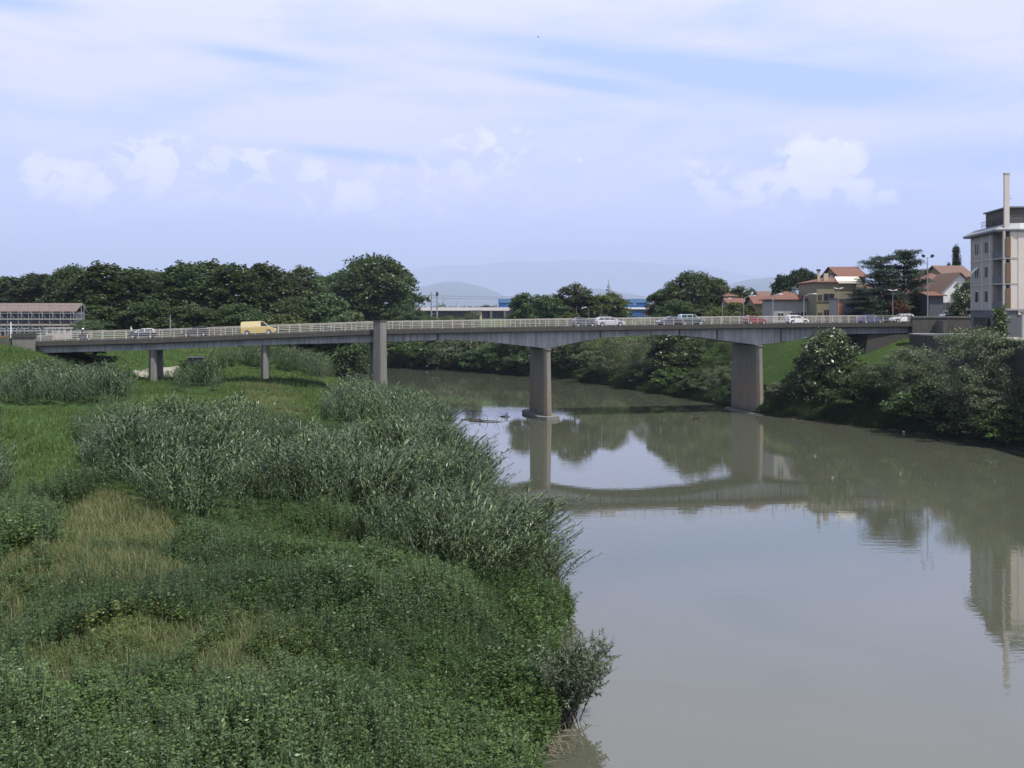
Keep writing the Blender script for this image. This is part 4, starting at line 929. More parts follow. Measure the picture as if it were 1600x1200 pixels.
PROF = {
 'poplar': lambda t: min(1, .45 + t * 2) * max(0, 1 - t ** 2.6) ** .6,
 'round': lambda t: max(0, 1 - (2 * t - 1) ** 2) ** .5,
 'dome': lambda t: min(1, .55 + t * 1.8) * max(0, 1 - max(0, (t - .3) / .7) ** 2) ** .5,
 'broad': lambda t: min(1, .3 + t * 1.9) * max(0, 1 - max(0, (t - .55) / .45) ** 2) ** .5,
 'flame': lambda t: min(1, (t + .04) * 5) * (1 - t) ** .7,
}
def tree_meshes(name, H, Rx, prof, n_cl, n_per, leaf, aspect, cr, zlow, seed, trunk_r=.25, squash=1.0, droop=.2, spiky=False, lump=.28, flat=0.0, inner=.35, up=.5):
    C = crown_points(n_cl, PROF[prof], Rx, seed, lump, inner)
    C[:, 2] = zlow + C[:, 2] * (H - zlow - cr * .3)
    Rr = cr * np.random.default_rng(seed + 5).uniform(.55, 1.25, n_cl)
    parts = [clump_leaves(C, Rr, n_per, leaf, aspect, droop, up, squash, flat)]
    if spiky:      # upright leading shoots
        g = np.random.default_rng(seed + 9); k = n_cl // 2; idx = g.integers(0, n_cl, k)
        S = C[idx] + np.stack([g.normal(size=k) * .3, g.normal(size=k) * .3, g.uniform(.5, 1.4, k) * cr], 1)
        parts.append(clump_leaves(S, np.full(k, cr * .42), max(8, n_per // 4), leaf, aspect, -.3, up, 2.0))
    V, Fq, t = cat(parts)
    return mesh_np(name + "_crown", V, Fq, t), trunk_mesh(name + "_trunk", H, trunk_r, [tuple(c) for c in C], limbs=10, seed=seed)
def place_tree(kind, mat, px, ytop, width_px, d, zb, label, meshes, H, Rx, group=None, cat_="tree", rz=None, extra=1.0):
    cm, tm = meshes
    o = empty(kind, (at(px, d), d, zb), random.uniform(0, 6.28) if rz is None else rz, label, cat_, group)
    if height(at(px, d), d) < .02: print("IN WATER", kind, px, d, lab)
    sz = (zat(ytop, d) - zb) / H; sx = (width_px / F * d) / (2 * Rx) * extra
    c = link("crown", cm, None, o); t = link("trunk", tm, None, o)
    if not cm.materials: cm.materials.append(mat)
    if not tm.materials: tm.materials.append(M['bark'])
    c.scale = (sx, sx, sz); t.scale = (min(sx, sz), min(sx, sz), sz)
    if c.material_slots and c.material_slots[0].material != mat: c.material_slots[0].link = 'OBJECT'; c.material_slots[0].material = mat
    return o

# meshes shared between trees of one kind
POP = [tree_meshes("poplar", 16, 3.6, 'poplar', 150, 135, .44, .75, 1.15, .8, 100 + i, .3, 1.2, spiky=True, lump=.16) for i in range(4)]
BRO = [tree_meshes("broadleaf", 14, 6.0, 'broad', 240, 135, .43, .75, 1.45, .8, 200 + i, .35, lump=.16) for i in range(3)]
RND = [tree_meshes("roundtree", 10, 4.2, 'dome', 140, 115, .38, .75, 1.1, .4, 300 + i, .22, lump=.2) for i in range(3)]
BSH = [tree_meshes("bush", 6, 3.4, 'dome', 80, 85, .34, .7, .85, .2, 400 + i, .12, lump=.4) for i in range(4)]
WIL = [tree_meshes("willow", 8, 4.0, 'dome', 120, 95, .36, .26, .85, .2, 500 + i, .14, droop=.45, lump=.42) for i in range(3)]

GA = "tall trees in the row behind the bridge's left half"
rows = [ # px, ytop, width, d, kind, label
 (18, 434, 80, 300, 'p', "distant dark tree at the far left edge above the scaffolded building"),
 (58, 429, 62, 295, 'p', "distant pointed tree above the scaffolded building, second from the left edge"),
 (116, 419, 72, 222, 'b', "dark spreading tree just right of the scaffolded building"),
 (160, 417, 78, 215, 'p', "dark poplar behind the cane clump at the bridge's left end"),
 (205, 421, 74, 224, 'p', "poplar rising behind the dark blue car with a pale roof"),
 (245, 425, 60, 232, 'p', "poplar rising behind the plain grey post on the bridge"),
 (287, 414, 66, 218, 'p', "poplar behind the charcoal hatchback, left of that car's middle"),
 (326, 413, 64, 224, 'p', "poplar just right of the charcoal hatchback"),
 (365, 414, 66, 216, 'p', "poplar left of the yellow van's rear"),
 (415, 415, 66, 222, 'p', "pointed poplar directly behind the yellow van"),
 (446, 428, 50, 240, 'p', "lower poplar behind the yellow van's bonnet"),
 (472, 421, 62, 335, 'q', "paler hazy grey-green tree right of the poplar row"),
 (498, 432, 44, 335, 'q', "small pale airy tree beside the hazy grey-green tree"),
 (540, 424, 70, 318, 'b', "broad tree merging into the left of the big round-headed tree"),
 (582, 404, 112, 312, 'b', "big round-headed tree behind the pointed bridge pillar, tallest of the row"),
 (626, 452, 42, 306, 'r', "lower side of foliage tree overhanging right of the big round-headed tree"),
]
for i, (px, yt, w, d, k, lab) in enumerate(rows):
    zb = float(height(at(px, d), d))
    if k == 'p': place_tree("poplar_tree", M['poplar'], px, yt, w, d, zb, lab, POP[i % 4], 16, 3.6, GA, extra=1.42)
    elif k == 'q': place_tree("poplar_tree", M['pale'], px, yt, w, d, zb, lab, POP[i % 4], 16, 3.6, GA, extra=1.3)
    elif k == 'b': place_tree("broadleaf_tree", M['broad'], px, yt, w, d, zb, lab, BRO[i % 3], 14, 6.0, GA, extra=1.22)
    else: place_tree("broadleaf_tree", M['broad'], px, yt, w, d, zb, lab, RND[i % 3], 10, 4.2, GA, extra=1.1)
GB_ = "lower trees in front of the tall row"
low = [(150, 478, 90, 205), (235, 470, 80, 205), (300, 478, 80, 203), (372, 476, 80, 205), (455, 468, 80, 212), (512, 462, 84, 214), (568, 468, 70, 308), (616, 472, 60, 306), (110, 482, 60, 206)]
for i, (px, yt, w, d) in enumerate(low):
    place_tree("understorey_tree", M['broad'], px, yt, w, d, float(height(at(px, d), d)), "low dark leafy tree filling the foot of the tall tree row behind the railing", RND[i % 3], 10, 4.2, GB_, extra=1.15)
place_tree("bush", M['olive'], 448, 492, 62, 196, 10.2, "pale green bush behind the railing right of the yellow van", BSH[0], 6, 3.4, None, "bush", extra=1.1)
place_tree("bush", M['pale'], 548, 487, 60, 200, 10.2, "grey-green bush behind the railing left of the pointed pillar", BSH[1], 6, 3.4, None, "bush", extra=1.1)
place_tree("bush", M['broad'], 650, 488, 60, 300, 11, "bush in front of the railway shed's left end", BSH[2], 6, 3.4, None, "bush", extra=1.1)
place_tree("bush", M['olive'], 704, 494, 44, 300, 11, "small bush below the railway shed, left of the pale hut", BSH[3], 6, 3.4, None, "bush", extra=1.1)
place_tree("bush", M['pale'], 738, 488, 26, 300, 11, "light green bush leaning against the pale hut", BSH[0], 6, 3.4, None, "bush", extra=1.1)
# trees behind the middle and right of the bridge
GC = "trees behind the middle of the bridge"
mid = [(824, 459, 50, 262, 'r', 'broad', "dark leafy tree at the shed's right end, left of a matching pair"), (856, 463, 52, 258, 'r', 'broad', "dark leafy tree left of the slate grey hatchback, right of a matching pair"),
 (898, 446, 60, 262, 'r', 'poplar', "tall dark rounded tree directly above the slate grey hatchback"), (951, 459, 58, 272, 'd', 'olive', "lighter dome-shaped tree above the silver-white estate car"),
 (1042, 453, 50, 262, 'b', 'broad', "left part tree of the big clump behind the slate blue saloon"), (1082, 428, 74, 256, 'b', 'poplar', "tallest tree of the clump behind the teal people carrier"), (1118, 437, 46, 262, 'p', 'pale', "pale poplar on the right of the clump behind the teal people carrier"),
 (1058, 470, 58, 246, 'r', 'broad', "low dark tree filling the foot of the clump behind the teal people carrier"), (1104, 474, 56, 250, 'r', 'broad', "low grey-green tree right of the teal people carrier"),
 (1160, 449, 46, 285, 'r', 'broad', "distant round dark tree above the red hatchback")]
for i, (px, yt, w, d, k, mt, lab) in enumerate(mid):
    ms, H, Rx = {'r': (RND[i % 3], 10, 4.2), 'd': (RND[1], 10, 4.2), 'b': (BRO[i % 3], 14, 6.0), 'p': (POP[i % 4], 16, 3.6)}[k]
    place_tree("leafy_tree", M[mt], px, yt, w, d, 11.5, lab, ms, H, Rx, GC, extra=1.25)
place_tree("bush", M['olive'], 889, 488, 32, 235, 11, "small light bush behind the railing left of the slate grey hatchback", BSH[1], 6, 3.4, None, "bush", extra=1.1)
place_tree("bush", M['olive'], 1152, 474, 64, 215, 12.6, "olive-green bush behind the railing beside the red hatchback", BSH[2], 6, 3.4, None, "bush", extra=1.1)
place_tree("bush", M['olive'], 1122, 480, 40, 212, 12.6, "yellow-green bush left of the larger olive-green bush", BSH[3], 6, 3.4, None, "bush", extra=1.1)

# umbrella pine, cedar, cypress
def pine():
    g = np.random.default_rng(61); k = 190
    th = g.uniform(0, 6.28, k); r = g.random(k) ** .5
    C = np.stack([r * 5.5 * np.cos(th), r * 5.5 * np.sin(th), 6.0 + 4.2 * np.sqrt(np.maximum(0, 1 - r ** 2)) * g.uniform(.5, 1, k)], 1)
    V, Fq, t = clump_leaves(C, np.full(k, .95), 90, .40, .5, -.2, .5, .7)
    return mesh_np("umbrella_pine_crown", V, Fq, t), trunk_mesh("umbrella_pine_trunk", 10, .35, [tuple(c) for c in C], limbs=12, seed=4)
pm = pine()
place_tree("umbrella_pine", M['cypress'], 1250, 420, 74, 255, 13, "dark dome-topped umbrella pine behind the grey house", pm, 10.6, 6.2)
place_tree("leafy_tree", M['cypress'], 1222, 431, 34, 252, 13, "dark ragged conifer at the left of the umbrella pine", POP[1], 16, 3.6, None, extra=1.1)
def cedar(seed, H, layers, R0):
    g = np.random.default_rng(seed); C, Rr, limbs = [], [], []
    for i in range(layers):
        t = i / (layers - 1); z = H * (.10 + .86 * t); nb = int(7 - 2.5 * t)
        for b in range(nb):
            th = g.uniform(0, 6.28); ln = R0 * (1 - .50 * t ** 1.6) * g.uniform(.5, 1.12)
            limbs.append(((0, 0, z - .5), (math.cos(th) * ln, math.sin(th) * ln, z + .5)))
            for q in range(9):
                f = .3 + .7 * (q + g.random()) / 9; sp = g.normal() * .16 * ln
                C.append((math.cos(th) * ln * f - math.sin(th) * sp, math.sin(th) * ln * f + math.cos(th) * sp, z + .4 * f + g.normal() * .12)); Rr.append(g.uniform(.7, 1.25))
    C, Rr = np.array(C), np.array(Rr)
    V, Fq, t = clump_leaves(C, Rr, 60, .30, .40, 0.05, 1.0, .5, .4)
    m = MB(); m.tube([(0, 0, -1), (.1, 0, H * .5), (0, .1, H * .98)], .5, 9, .07)
    for a, b in limbs: m.tube([a, tuple((a[i] + b[i]) / 2 for i in range(3)), b], .10, 5, .03)
    return mesh_np("cedar_crown", V, Fq, t), m.mesh("cedar_trunk", True)
cm1 = cedar(71, 12, 14, 5.6); cm2 = cedar(83, 12, 14, 5.0)
place_tree("cedar_tree", M['conifer'], 1374, 402, 82, 186, 13.6, "large blue-grey cedar with layered branches behind the blue saloon", cm1, 12.1, 5.6, "cedars by the bridge's right end", extra=1.15)
place_tree("cedar_tree", M['conifer'], 1413, 393, 76, 189, 13.6, "taller blue-grey cedar touching the floodlight mast", cm2, 12.1, 5.0, "cedars by the bridge's right end", extra=1.15)
place_tree("cedar_tree", M['conifer'], 1345, 452, 60, 182, 13.6, "low spreading cedar in front of the ochre house's right corner", cm2, 12.1, 5.0, "cedars by the bridge's right end", extra=1.15)
place_tree("oleander_bush", leafmat('red_leaves', (.07, .03, .02), (.19, .07, .045)), 1404, 469, 26, 180, 15.5, "reddish-leaved shrub glowing in front of the cedars", BSH[2], 6, 3.4, None, "bush")
cy = tree_meshes("cypress", 12, 1.2, 'flame', 240, 80, .26, .5, .62, .3, 640, .15, 1.6, droop=-.5, lump=.1)
place_tree("cypress_tree", M['cypress'], 1494, 385, 15, 236, 14, "tall narrow dark cypress above the brown roofs", cy, 12, 1.2, "cypresses", extra=1.25)
place_tree("cypress_tree", M['cypress'], 1482, 412, 10, 232, 14, "smaller dark cypress left of the tall one", cy, 12, 1.2, "cypresses", extra=1.25)
place_tree("leafy_tree", M['gloss'], 1508, 441, 40, 171, 13.8, "small green tree squeezed between the white-gabled house and apartment block", RND[0], 10, 4.2, None, extra=1.1)
place_tree("leafy_tree", M['broad'], 760, 478, 36, 420, 11, "distant rounded tree showing above the shed roof", RND[2], 10, 4.2, "distant trees", extra=1.0)
place_tree("leafy_tree", M['broad'], 735, 480, 42, 430, 11, "distant low tree left of the rounded one above the shed roof", RND[1], 10, 4.2, "distant trees", extra=1.0)

# --- shrubs and trees along the right bank
def lush(name, H, Rx, prof, ncl, nper, leaf, asp, cr, seed, **k): return tree_meshes(name, H, Rx, prof, ncl, nper, leaf, asp, cr, .15, seed, .16, **k)
MAG = lush("magnolia", 13, 4.9, 'dome', 170, 60, .50, .58, 1.05, 700, up=.9, lump=.22)
BW1 = lush("bankwillow", 11, 5.0, 'dome', 170, 120, .34, .26, .95, 710, droop=.4, lump=.4)
BW2 = lush("bankwillow", 11, 5.0, 'round', 170, 120, .34, .28, .95, 720, droop=.4, lump=.45)
SLP = lush("slimpoplar", 12, 2.4, 'flame', 90, 80, .34, .75, .7, 730, spiky=True)
GD = "trees and shrubs on the near right bank"
_E = np.arange(100, 320, .5)
def edge_d(px, off):
    """distance at which a line of sight reaches the right bank, off metres behind the waterline"""
    e = at(px, _E) - np.interp(_E, RY, RX) > off
    return float(_E[e.argmax()])
def bank_tree(kind, mt, px, yt, w, d, lab, ms, H, Rx, zb=None, g=GD, cat_="tree", off=None):
    if off is not None: d = edge_d(px, off)
    zb = max(.1, float(height(at(px, d), d)) - .3) if zb is None else zb
    zb = max(.1, min(zb, zat(yt, d) - 2.6))
    return place_tree(kind, M[mt], px, yt, w, d, zb, lab, ms, H, Rx, g, cat_, extra=1.03)
bank_tree("glossy_tree", 'gloss', 1297, 514, 104, 155.5, "big rounded tree with shiny sunlit leaves at the lawn's right edge", MAG, 13, 4.9, .6)
bank_tree("willow_tree", 'willow', 1425, 541, 112, 142, "grey-green willow below the bridge's right end pillar", BW1, 11, 5)
bank_tree("willow_tree", 'willow', 1530, 512, 140, 128.5, "largest grey-green willow in front of the dark retaining wall", BW2, 11, 5)
bank_tree("willow_tree", 'willow', 1578, 585, 110, 124.5, "low willow at the right edge beside the water", BW1, 11, 5)
bank_tree("slim_poplar", 'gloss', 1561, 482, 54, 131, "slim upright poplar in front of the apartment block's foot", SLP, 12, 2.4)
bank_tree("dark_shrub", 'broad', 1368, 568, 92, 147, "dark drooping shrub between the shiny tree and the grey willow", BW2, 11, 5, cat_="bush")
bank_tree("dark_shrub", 'broad', 1338, 605, 70, 147, "low dark shrub at the water below the shiny tree", BSH[1], 6, 3.4, cat_="bush")
bank_tree("dark_shrub", 'herb', 1452, 600, 110, 136, "low green shrub at the foot of the bridge-end willow", BSH[2], 6, 3.4, cat_="bush")
bank_tree("dark_shrub", 'broad', 1498, 615, 96, 130, "low dark shrub overhanging the water below the largest willow", BSH[3], 6, 3.4, cat_="bush")
bank_tree("dark_shrub", 'lush', 1585, 632, 90, 122.5, "bright green shrub at the lower right edge of the bank", BSH[0], 6, 3.4, cat_="bush")
bank_tree("dark_shrub", 'broad', 1545, 638, 90, 125.5, "dark shrub dipping into the water near the right edge", BSH[1], 6, 3.4, cat_="bush")
bank_tree("grey_shrub", 'willow', 1219, 598, 46, 160.5, "small grey-green shrub right of the right-hand river pier", BSH[0], 6, 3.4, cat_="bush")
bank_tree("grey_shrub", 'gloss', 1250, 625, 46, 156, "small leafy shrub at the water left of the big shiny tree", BSH[3], 6, 3.4, cat_="bush")
bank_tree("willow_tree", 'willow', 1122, 572, 62, 181, "rounded pale willow just left of the right-hand river pier", BW1, 11, 5, off=2.5)
bank_tree("willow_tree", 'willow', 1020, 522, 84, 212, "grey willow beneath the middle of the bridge span", BW2, 11, 5, g="shrubs under the middle span", off=5)
bank_tree("willow_tree", 'willow', 962, 522, 104, 228, "wide grey-green willow right of the left-hand river pier", BW1, 11, 5, g="shrubs under the middle span", off=4)
bank_tree("glossy_tree", 'gloss', 1060, 514, 96, 214, "leafy tree with bright leaves framed by the middle span", MAG, 13, 4.9, g="shrubs under the middle span", off=9)
bank_tree("dark_shrub", 'lush', 1046, 575, 60, 200, "bright green shrub below the bright-leaved tree under the middle span", BSH[2], 6, 3.4, g="shrubs under the middle span", cat_="bush", off=2.5)
bank_tree("dark_shrub", 'broad', 1083, 582, 46, 191, "dark shrub on the waterline left of the rounded pale willow", BSH[1], 6, 3.4, g="shrubs under the middle span", cat_="bush", off=1.5)
bank_tree("dark_shrub", 'broad', 1140, 530, 70, 190, "dark shrub in the shade beside the right-hand river pier", BW2, 11, 5, g="shrubs under the middle span", cat_="bush", off=7)
bank_tree("dark_shrub", 'broad', 910, 526, 64, 244, "dark shrub close right of the left-hand river pier", BSH[0], 6, 3.4, g="shrubs under the middle span", cat_="bush", off=4)
bank_tree("dark_shrub", 'lush', 930, 572, 50, 234, "mid-green shrub at the waterline right of the left-hand river pier", BSH[3], 6, 3.4, g="shrubs under the middle span", cat_="bush", off=1.5)
bank_tree("dark_shrub", 'broad', 860, 524, 70, 258, "dark shrub mass behind the left-hand river pier", BW1, 11, 5, g="shrubs under the middle span", cat_="bush", off=4)
bank_tree("dark_shrub", 'broad', 1000, 570, 50, 215, "dark shrub under the grey willow at the waterline", BSH[1], 6, 3.4, g="shrubs under the middle span", cat_="bush", off=2)
far = [(600, 546, 40, 302), (630, 538, 44, 300), (664, 541, 44, 298), (640, 530, 60, 316), (700, 534, 50, 296), (728, 544, 44, 292), (690, 528, 70, 312), (758, 540, 50, 288), (788, 538, 46, 280), (745, 530, 60, 306), (815, 545, 50, 272), (838, 540, 46, 266), (790, 528, 60, 296), (835, 530, 50, 285), (890, 530, 60, 262), (572, 535, 40, 315)]
for i, (px, yt, w, d) in enumerate(far):
    mt = ('broad', 'herb', 'broad', 'lush', 'willow')[i % 5]
    bank_tree("bank_bush", mt, px, yt, w * 1.25, d, "leafy bush in the row lining the far water's edge seen under the left spans", BSH[i % 4], 6, 3.4, g="bushes lining the far bank under the bridge", cat_="bush", off=1.5 if yt > 533 else 6)
bank_tree("dark_tree", 'broad', 536, 528, 66, 215, "dark tree at the left water's edge beyond the bridge", RND[0], 10, 4.2, g=None)
bank_tree("dark_shrub", 'broad', 508, 545, 50, 215, "dark shrub left of the dark tree beyond the bridge", BSH[2], 6, 3.4, g=None, cat_="bush")
bank_tree("cane_bush", 'cane', 137, 499, 56, 158, "grey-green bush beside the scaffold at the bridge's left end", BW2, 11, 5, zb=10.5, g=None, cat_="bush")
bank_tree("dark_shrub", 'broad', 128, 548, 90, 146, "dark bush in the shade under the bridge's leftmost span", BSH[0], 6, 3.4, g=None, cat_="bush")

# --- grey willow bush leaning over the water in the foreground
def stems_bush(base, n, hmin, hmax, lean, leaf, asp, per, seed, spread=.9):
    g = np.random.default_rng(seed); m = MB(); P, D = [], []
    for i in range(n):
        th = g.uniform(0, 6.28); a = abs(g.normal()) * .38 * spread; h = g.uniform(hmin, hmax)
        dx, dy = math.cos(th) * math.sin(a) + lean[0] * g.uniform(.3, 1), math.sin(th) * math.sin(a) + lean[1] * g.uniform(.3, 1)
        b = Vector((g.normal() * .35, g.normal() * .35, -.2)); pts = [b + Vector((dx * h * t + .15 * h * dx * t * t, dy * h * t, h * t * (1 - .18 * t))) for t in (0, .25, .5, .75, 1)]
        m.tube(pts, .028, 5, .006)
        for tw in range(7):
            t0 = g.uniform(.25, .95); k = min(3, int(t0 * 4)); p0 = pts[k].lerp(pts[k + 1], t0 * 4 - k)
            tv = (Vector((dx, dy, .9)).normalized() + Vector(g.normal(size=3) * .5)).normalized() * g.uniform(.4, .9)
            m.tube([p0, p0 + tv * .5 + Vector((0, 0, .03)), p0 + tv], .008, 4, .003)
            for q in range(per):
                f = g.uniform(.1, 1.05); P.append(tuple(p0 + tv * f)); D.append(tuple(tv.normalized() * .6 + Vector(g.normal(size=3) * .6) + Vector((0, 0, -.15))))
    P = np.array(P); D = norm(np.array(D)); k = len(P)
    Nn = norm(rng.normal(size=(k, 3)) * .6 + np.array([0, 0, .8])); Ln = leaf * rng.uniform(.6, 1.3, k)
    V, Fq = leaf_quads(P, D, Nn, Ln, Ln * asp)
    return (V, Fq, np.clip(rng.normal(.5, .22, k), 0, 1)), m
def stem_bush(name, px, py, lab, mat, **k):
    x, y = unproj(px, py); z = max(0.05, float(height(x[0], y[0])))
    o = empty(name, (float(x[0]), float(y[0]), z), 0, lab, "bush")
    (V, Fq, t), m = stems_bush(None, **k)
    link("crown", mesh_np(name + "_crown", V, Fq, t), mat, o); m.build("stems", M['bark'], o)
    return o
M['greywillow'] = leafmat('grey_willow_leaves', (.045, .066, .036), (.155, .190, .115), trans=.15)
stem_bush("willow_bush", 872, 1128, "grey-leaved willow bush leaning over the water in the right foreground", M['greywillow'], n=80, hmin=1.8, hmax=4.0, lean=(.30, .16), leaf=.16, asp=.27, per=34, seed=91)

# ------------------------------------------------------------------ cane, weeds and grass on the left bank
def cane_template(seed, h):
    g = np.random.default_rng(seed); Vs, Fs, n = [], [], 0
    lean = g.normal(size=2) * .16; az0 = g.uniform(0, 6.28)
    at_ = lambda t: np.array([lean[0] * t * t * h, lean[1] * t * t * h, h * t])
    st = [at_(t) for t in (0, .4, .75, 1)]
    for a, b in zip(st[:-1], st[1:]):
        s = np.array([.016, .01, 0]); Vs += [a - s, a + s, b + s, b - s]; Fs.append([n, n + 1, n + 2, n + 3]); n += 4
    k = 20
    for i in range(k):
        t = .25 + .75 * i / k; p = at_(t)
        az = az0 + (i % 2) * math.pi + g.normal() * .6; ln = g.uniform(.55, .95) * (1 - .3 * max(0, t - .7) / .3); w = .033 * g.uniform(.8, 1.4)
        o = np.array([math.cos(az), math.sin(az), 0]); s = np.array([-math.sin(az), math.cos(az), 0]) * w
        e = g.uniform(.45, .95) + (t > .88) * .35; c = [p]; dr = g.uniform(.45, 1.0)
        for q in range(3):
            c.append(c[-1] + (o * math.cos(e) + np.array([0, 0, math.sin(e)])) * ln / 3); e -= dr
        for q, (w0, w1) in enumerate(((.6, 1), (1, .8), (.8, .05))):
            Vs += [c[q] - s * w0, c[q] + s * w0, c[q + 1] + s * w1, c[q + 1] - s * w1]; Fs.append([n, n + 1, n + 2, n + 3]); n += 4
    return np.array(Vs), np.array(Fs)
def herb_template(seed, h, leaf, n, asp=.42, spread=.05):
    g = np.random.default_rng(seed); lean = g.normal(size=2) * .12
    t = np.sort(g.random(n) ** .8); az = g.uniform(0, 6.28, n); e = g.uniform(-.2, .7, n)
    P = np.stack([lean[0] * t * h + np.cos(az) * spread * (1 - t * .6), lean[1] * t * h + np.sin(az) * spread * (1 - t * .6), h * (.12 + .88 * t)], 1)
    D = np.stack([np.cos(az) * np.cos(e), np.sin(az) * np.cos(e), np.sin(e)], 1)
    Nn = norm(np.stack([g.normal(size=n) * .4, g.normal(size=n) * .4, np.ones(n)], 1)); Ln = leaf * (1.25 - .6 * t) * g.uniform(.7, 1.3, n)
    V, Fq = leaf_quads(P, D, Nn, Ln, Ln * asp)
    s = np.array([.008, .005, 0]); a = np.zeros(3); b = np.array([lean[0] * h, lean[1] * h, h])
    return np.concatenate([V, [a - s, a + s, b + s, b - s]]), np.concatenate([Fq, [[4*n, 4*n+1, 4*n+2, 4*n+3]]])
def tuft_template(seed, h, n, w=.012, spread=.14, arch=.5):
    g = np.random.default_rng(seed); Vs, Fs = [], []
    for i in range(n):
        az = g.uniform(0, 6.28); b = np.array([g.normal() * spread, g.normal() * spread, 0]); hh = h * g.uniform(.55, 1.15); a = abs(g.normal()) * arch
        o = np.array([math.cos(az), math.sin(az), 0]); s = np.array([-o[1], o[0], 0]) * w
        m = b + o * hh * math.sin(a) * .4 + np.array([0, 0, hh * .55]); tp = b + o * hh * math.sin(min(1.5, a * 1.6)) + np.array([0, 0, hh * max(.25, math.cos(a * 1.3))])
        k = len(Vs); Vs += [b - s, b + s, m + s * .8, m - s * .8, tp + s * .1, tp - s * .1]; Fs += [[k, k+1, k+2, k+3], [k+3, k+2, k+4, k+5]]
    return np.array(Vs), np.array(Fs)
def scatter(name, temps, X, Y, sc, mat, tint_base=None, lean=None, zoff=-.05, label=None, cat_=None, kind='stuff', tvar=.26, szz=None):
    Z = height(X, Y) + zoff; g = np.random.default_rng(len(X) + 3); which = g.integers(0, len(temps), len(X)); parts = []
    tb = np.full(len(X), .5) if tint_base is None else tint_base
    szz = np.ones(len(X)) if szz is None else szz
    for k, (TV, TF) in enumerate(temps):
        i = np.where(which == k)[0]
        if not len(i): continue
        a = g.uniform(0, 6.28, len(i)); c, s = np.cos(a), np.sin(a); v = TV[None] * sc[i][:, None, None]
        x = v[..., 0] * c[:, None] - v[..., 1] * s[:, None]; y = v[..., 0] * s[:, None] + v[..., 1] * c[:, None]; z = v[..., 2] * szz[i][:, None]
        if lean is not None: x = x + z * lean[0][i][:, None] * (z / 3); y = y + z * lean[1][i][:, None] * (z / 3)
        V = np.stack([x + X[i][:, None], y + Y[i][:, None], z + Z[i][:, None]], -1).reshape(-1, 3)
        Fq = (TF[None] + (np.arange(len(i)) * len(TV))[:, None, None]).reshape(-1, 4)
        t = np.clip(np.repeat(tb[i], len(TF)) + g.normal(size=len(Fq)) * tvar, 0, 1); parts.append((V, Fq, t))
    V, Fq, t = cat(parts); o = link(name, mesh_np(name, V, Fq, t), mat)
    return tag(o, label, cat_, kind=kind)
def sample(P, dens, wob=1.5):
    P = np.array(P); lo, hi = P.min(0) - 2, P.max(0) + 2; n = int((hi - lo).prod() * dens)
    X = rng.uniform(lo[0], hi[0], n); Y = rng.uniform(lo[1], hi[1], n)
    k = inpoly(X + (vnoise(X, Y, 2.5, 31) - .5) * wob * 2, Y + (vnoise(X, Y, 2.5, 32) - .5) * wob * 2, [tuple(p) for p in P]); return X[k], Y[k]
CT = [cane_template(s, 2.7) for s in range(8)]
CANE = [  # canopy outlines in the photo, label, density
 ([(118, 668), (175, 652), (240, 640), (335, 630), (420, 648), (440, 690), (405, 705), (372, 730), (360, 755), (300, 762), (250, 735), (180, 705)], "tall blue-green giant cane clump in the middle of the left meadow", 5.5),
 ([(425, 648), (500, 668), (560, 682), (640, 655), (700, 668), (735, 690), (770, 712), (795, 745), (760, 752), (700, 748), (660, 775), (600, 765), (540, 745), (470, 745), (400, 735), (385, 720), (440, 690)], "long giant cane thicket along the river's left bank before the bridge", 5.0),
 ([(515, 607), (560, 596), (630, 610), (676, 638), (720, 668), (700, 668), (640, 648), (560, 640), (505, 622)], "giant cane stand at the foot of the pointed bridge pillar", 3.2),
 ([(560, 772), (600, 768), (655, 776), (700, 752), (760, 765), (815, 782), (850, 815), (880, 845), (880, 870), (850, 868), (800, 850), (740, 840), (700, 825), (640, 812), (580, 802)], "giant cane thicket leaning over the water in the right foreground", 6.5),
 ([(0, 572), (60, 560), (110, 563), (205, 585), (205, 596), (150, 602), (60, 600), (0, 600)], "pale giant cane bed below the bridge's leftmost span", 3.0),
 ([(272, 574), (300, 566), (345, 570), (352, 580), (330, 586), (280, 585)], "small giant cane clump right of the slim left pier", 3.5),
 ([(-90, 670), (-20, 680), (4, 690), (10, 712), (2, 730), (-90, 740)], "bit of giant cane clump cut by the left edge", 5.0),
 ([(300, 547), (360, 542), (430, 542), (480, 550), (520, 570), (510, 580), (465, 562), (400, 556), (320, 554)], "far giant cane belt behind the second left pier", 2.6),
]
XLf = lambda Y: np.interp(Y, LY, LX)
def edge_vec(X, Y, P):
    """distance to the outline of a patch, and the direction towards it"""
    best = np.full(len(X), 1e9); ex_ = np.zeros(len(X)); ey_ = np.zeros(len(X)); n = len(P)
    for i in range(n):
        (x0, y0), (x1, y1) = P[i], P[(i + 1) % n]; dx, dy = x1 - x0, y1 - y0
        t = np.clip(((X - x0) * dx + (Y - y0) * dy) / max(dx * dx + dy * dy, 1e-9), 0, 1); ex, ey = x0 + t * dx - X, y0 + t * dy - Y
        d = np.hypot(ex, ey); k = d < best; best = np.where(k, d, best); ex_ = np.where(k, ex / np.maximum(d, .05), ex_); ey_ = np.where(k, ey / np.maximum(d, .05), ey_)
    return best, ex_, ey_
cane_polys = []
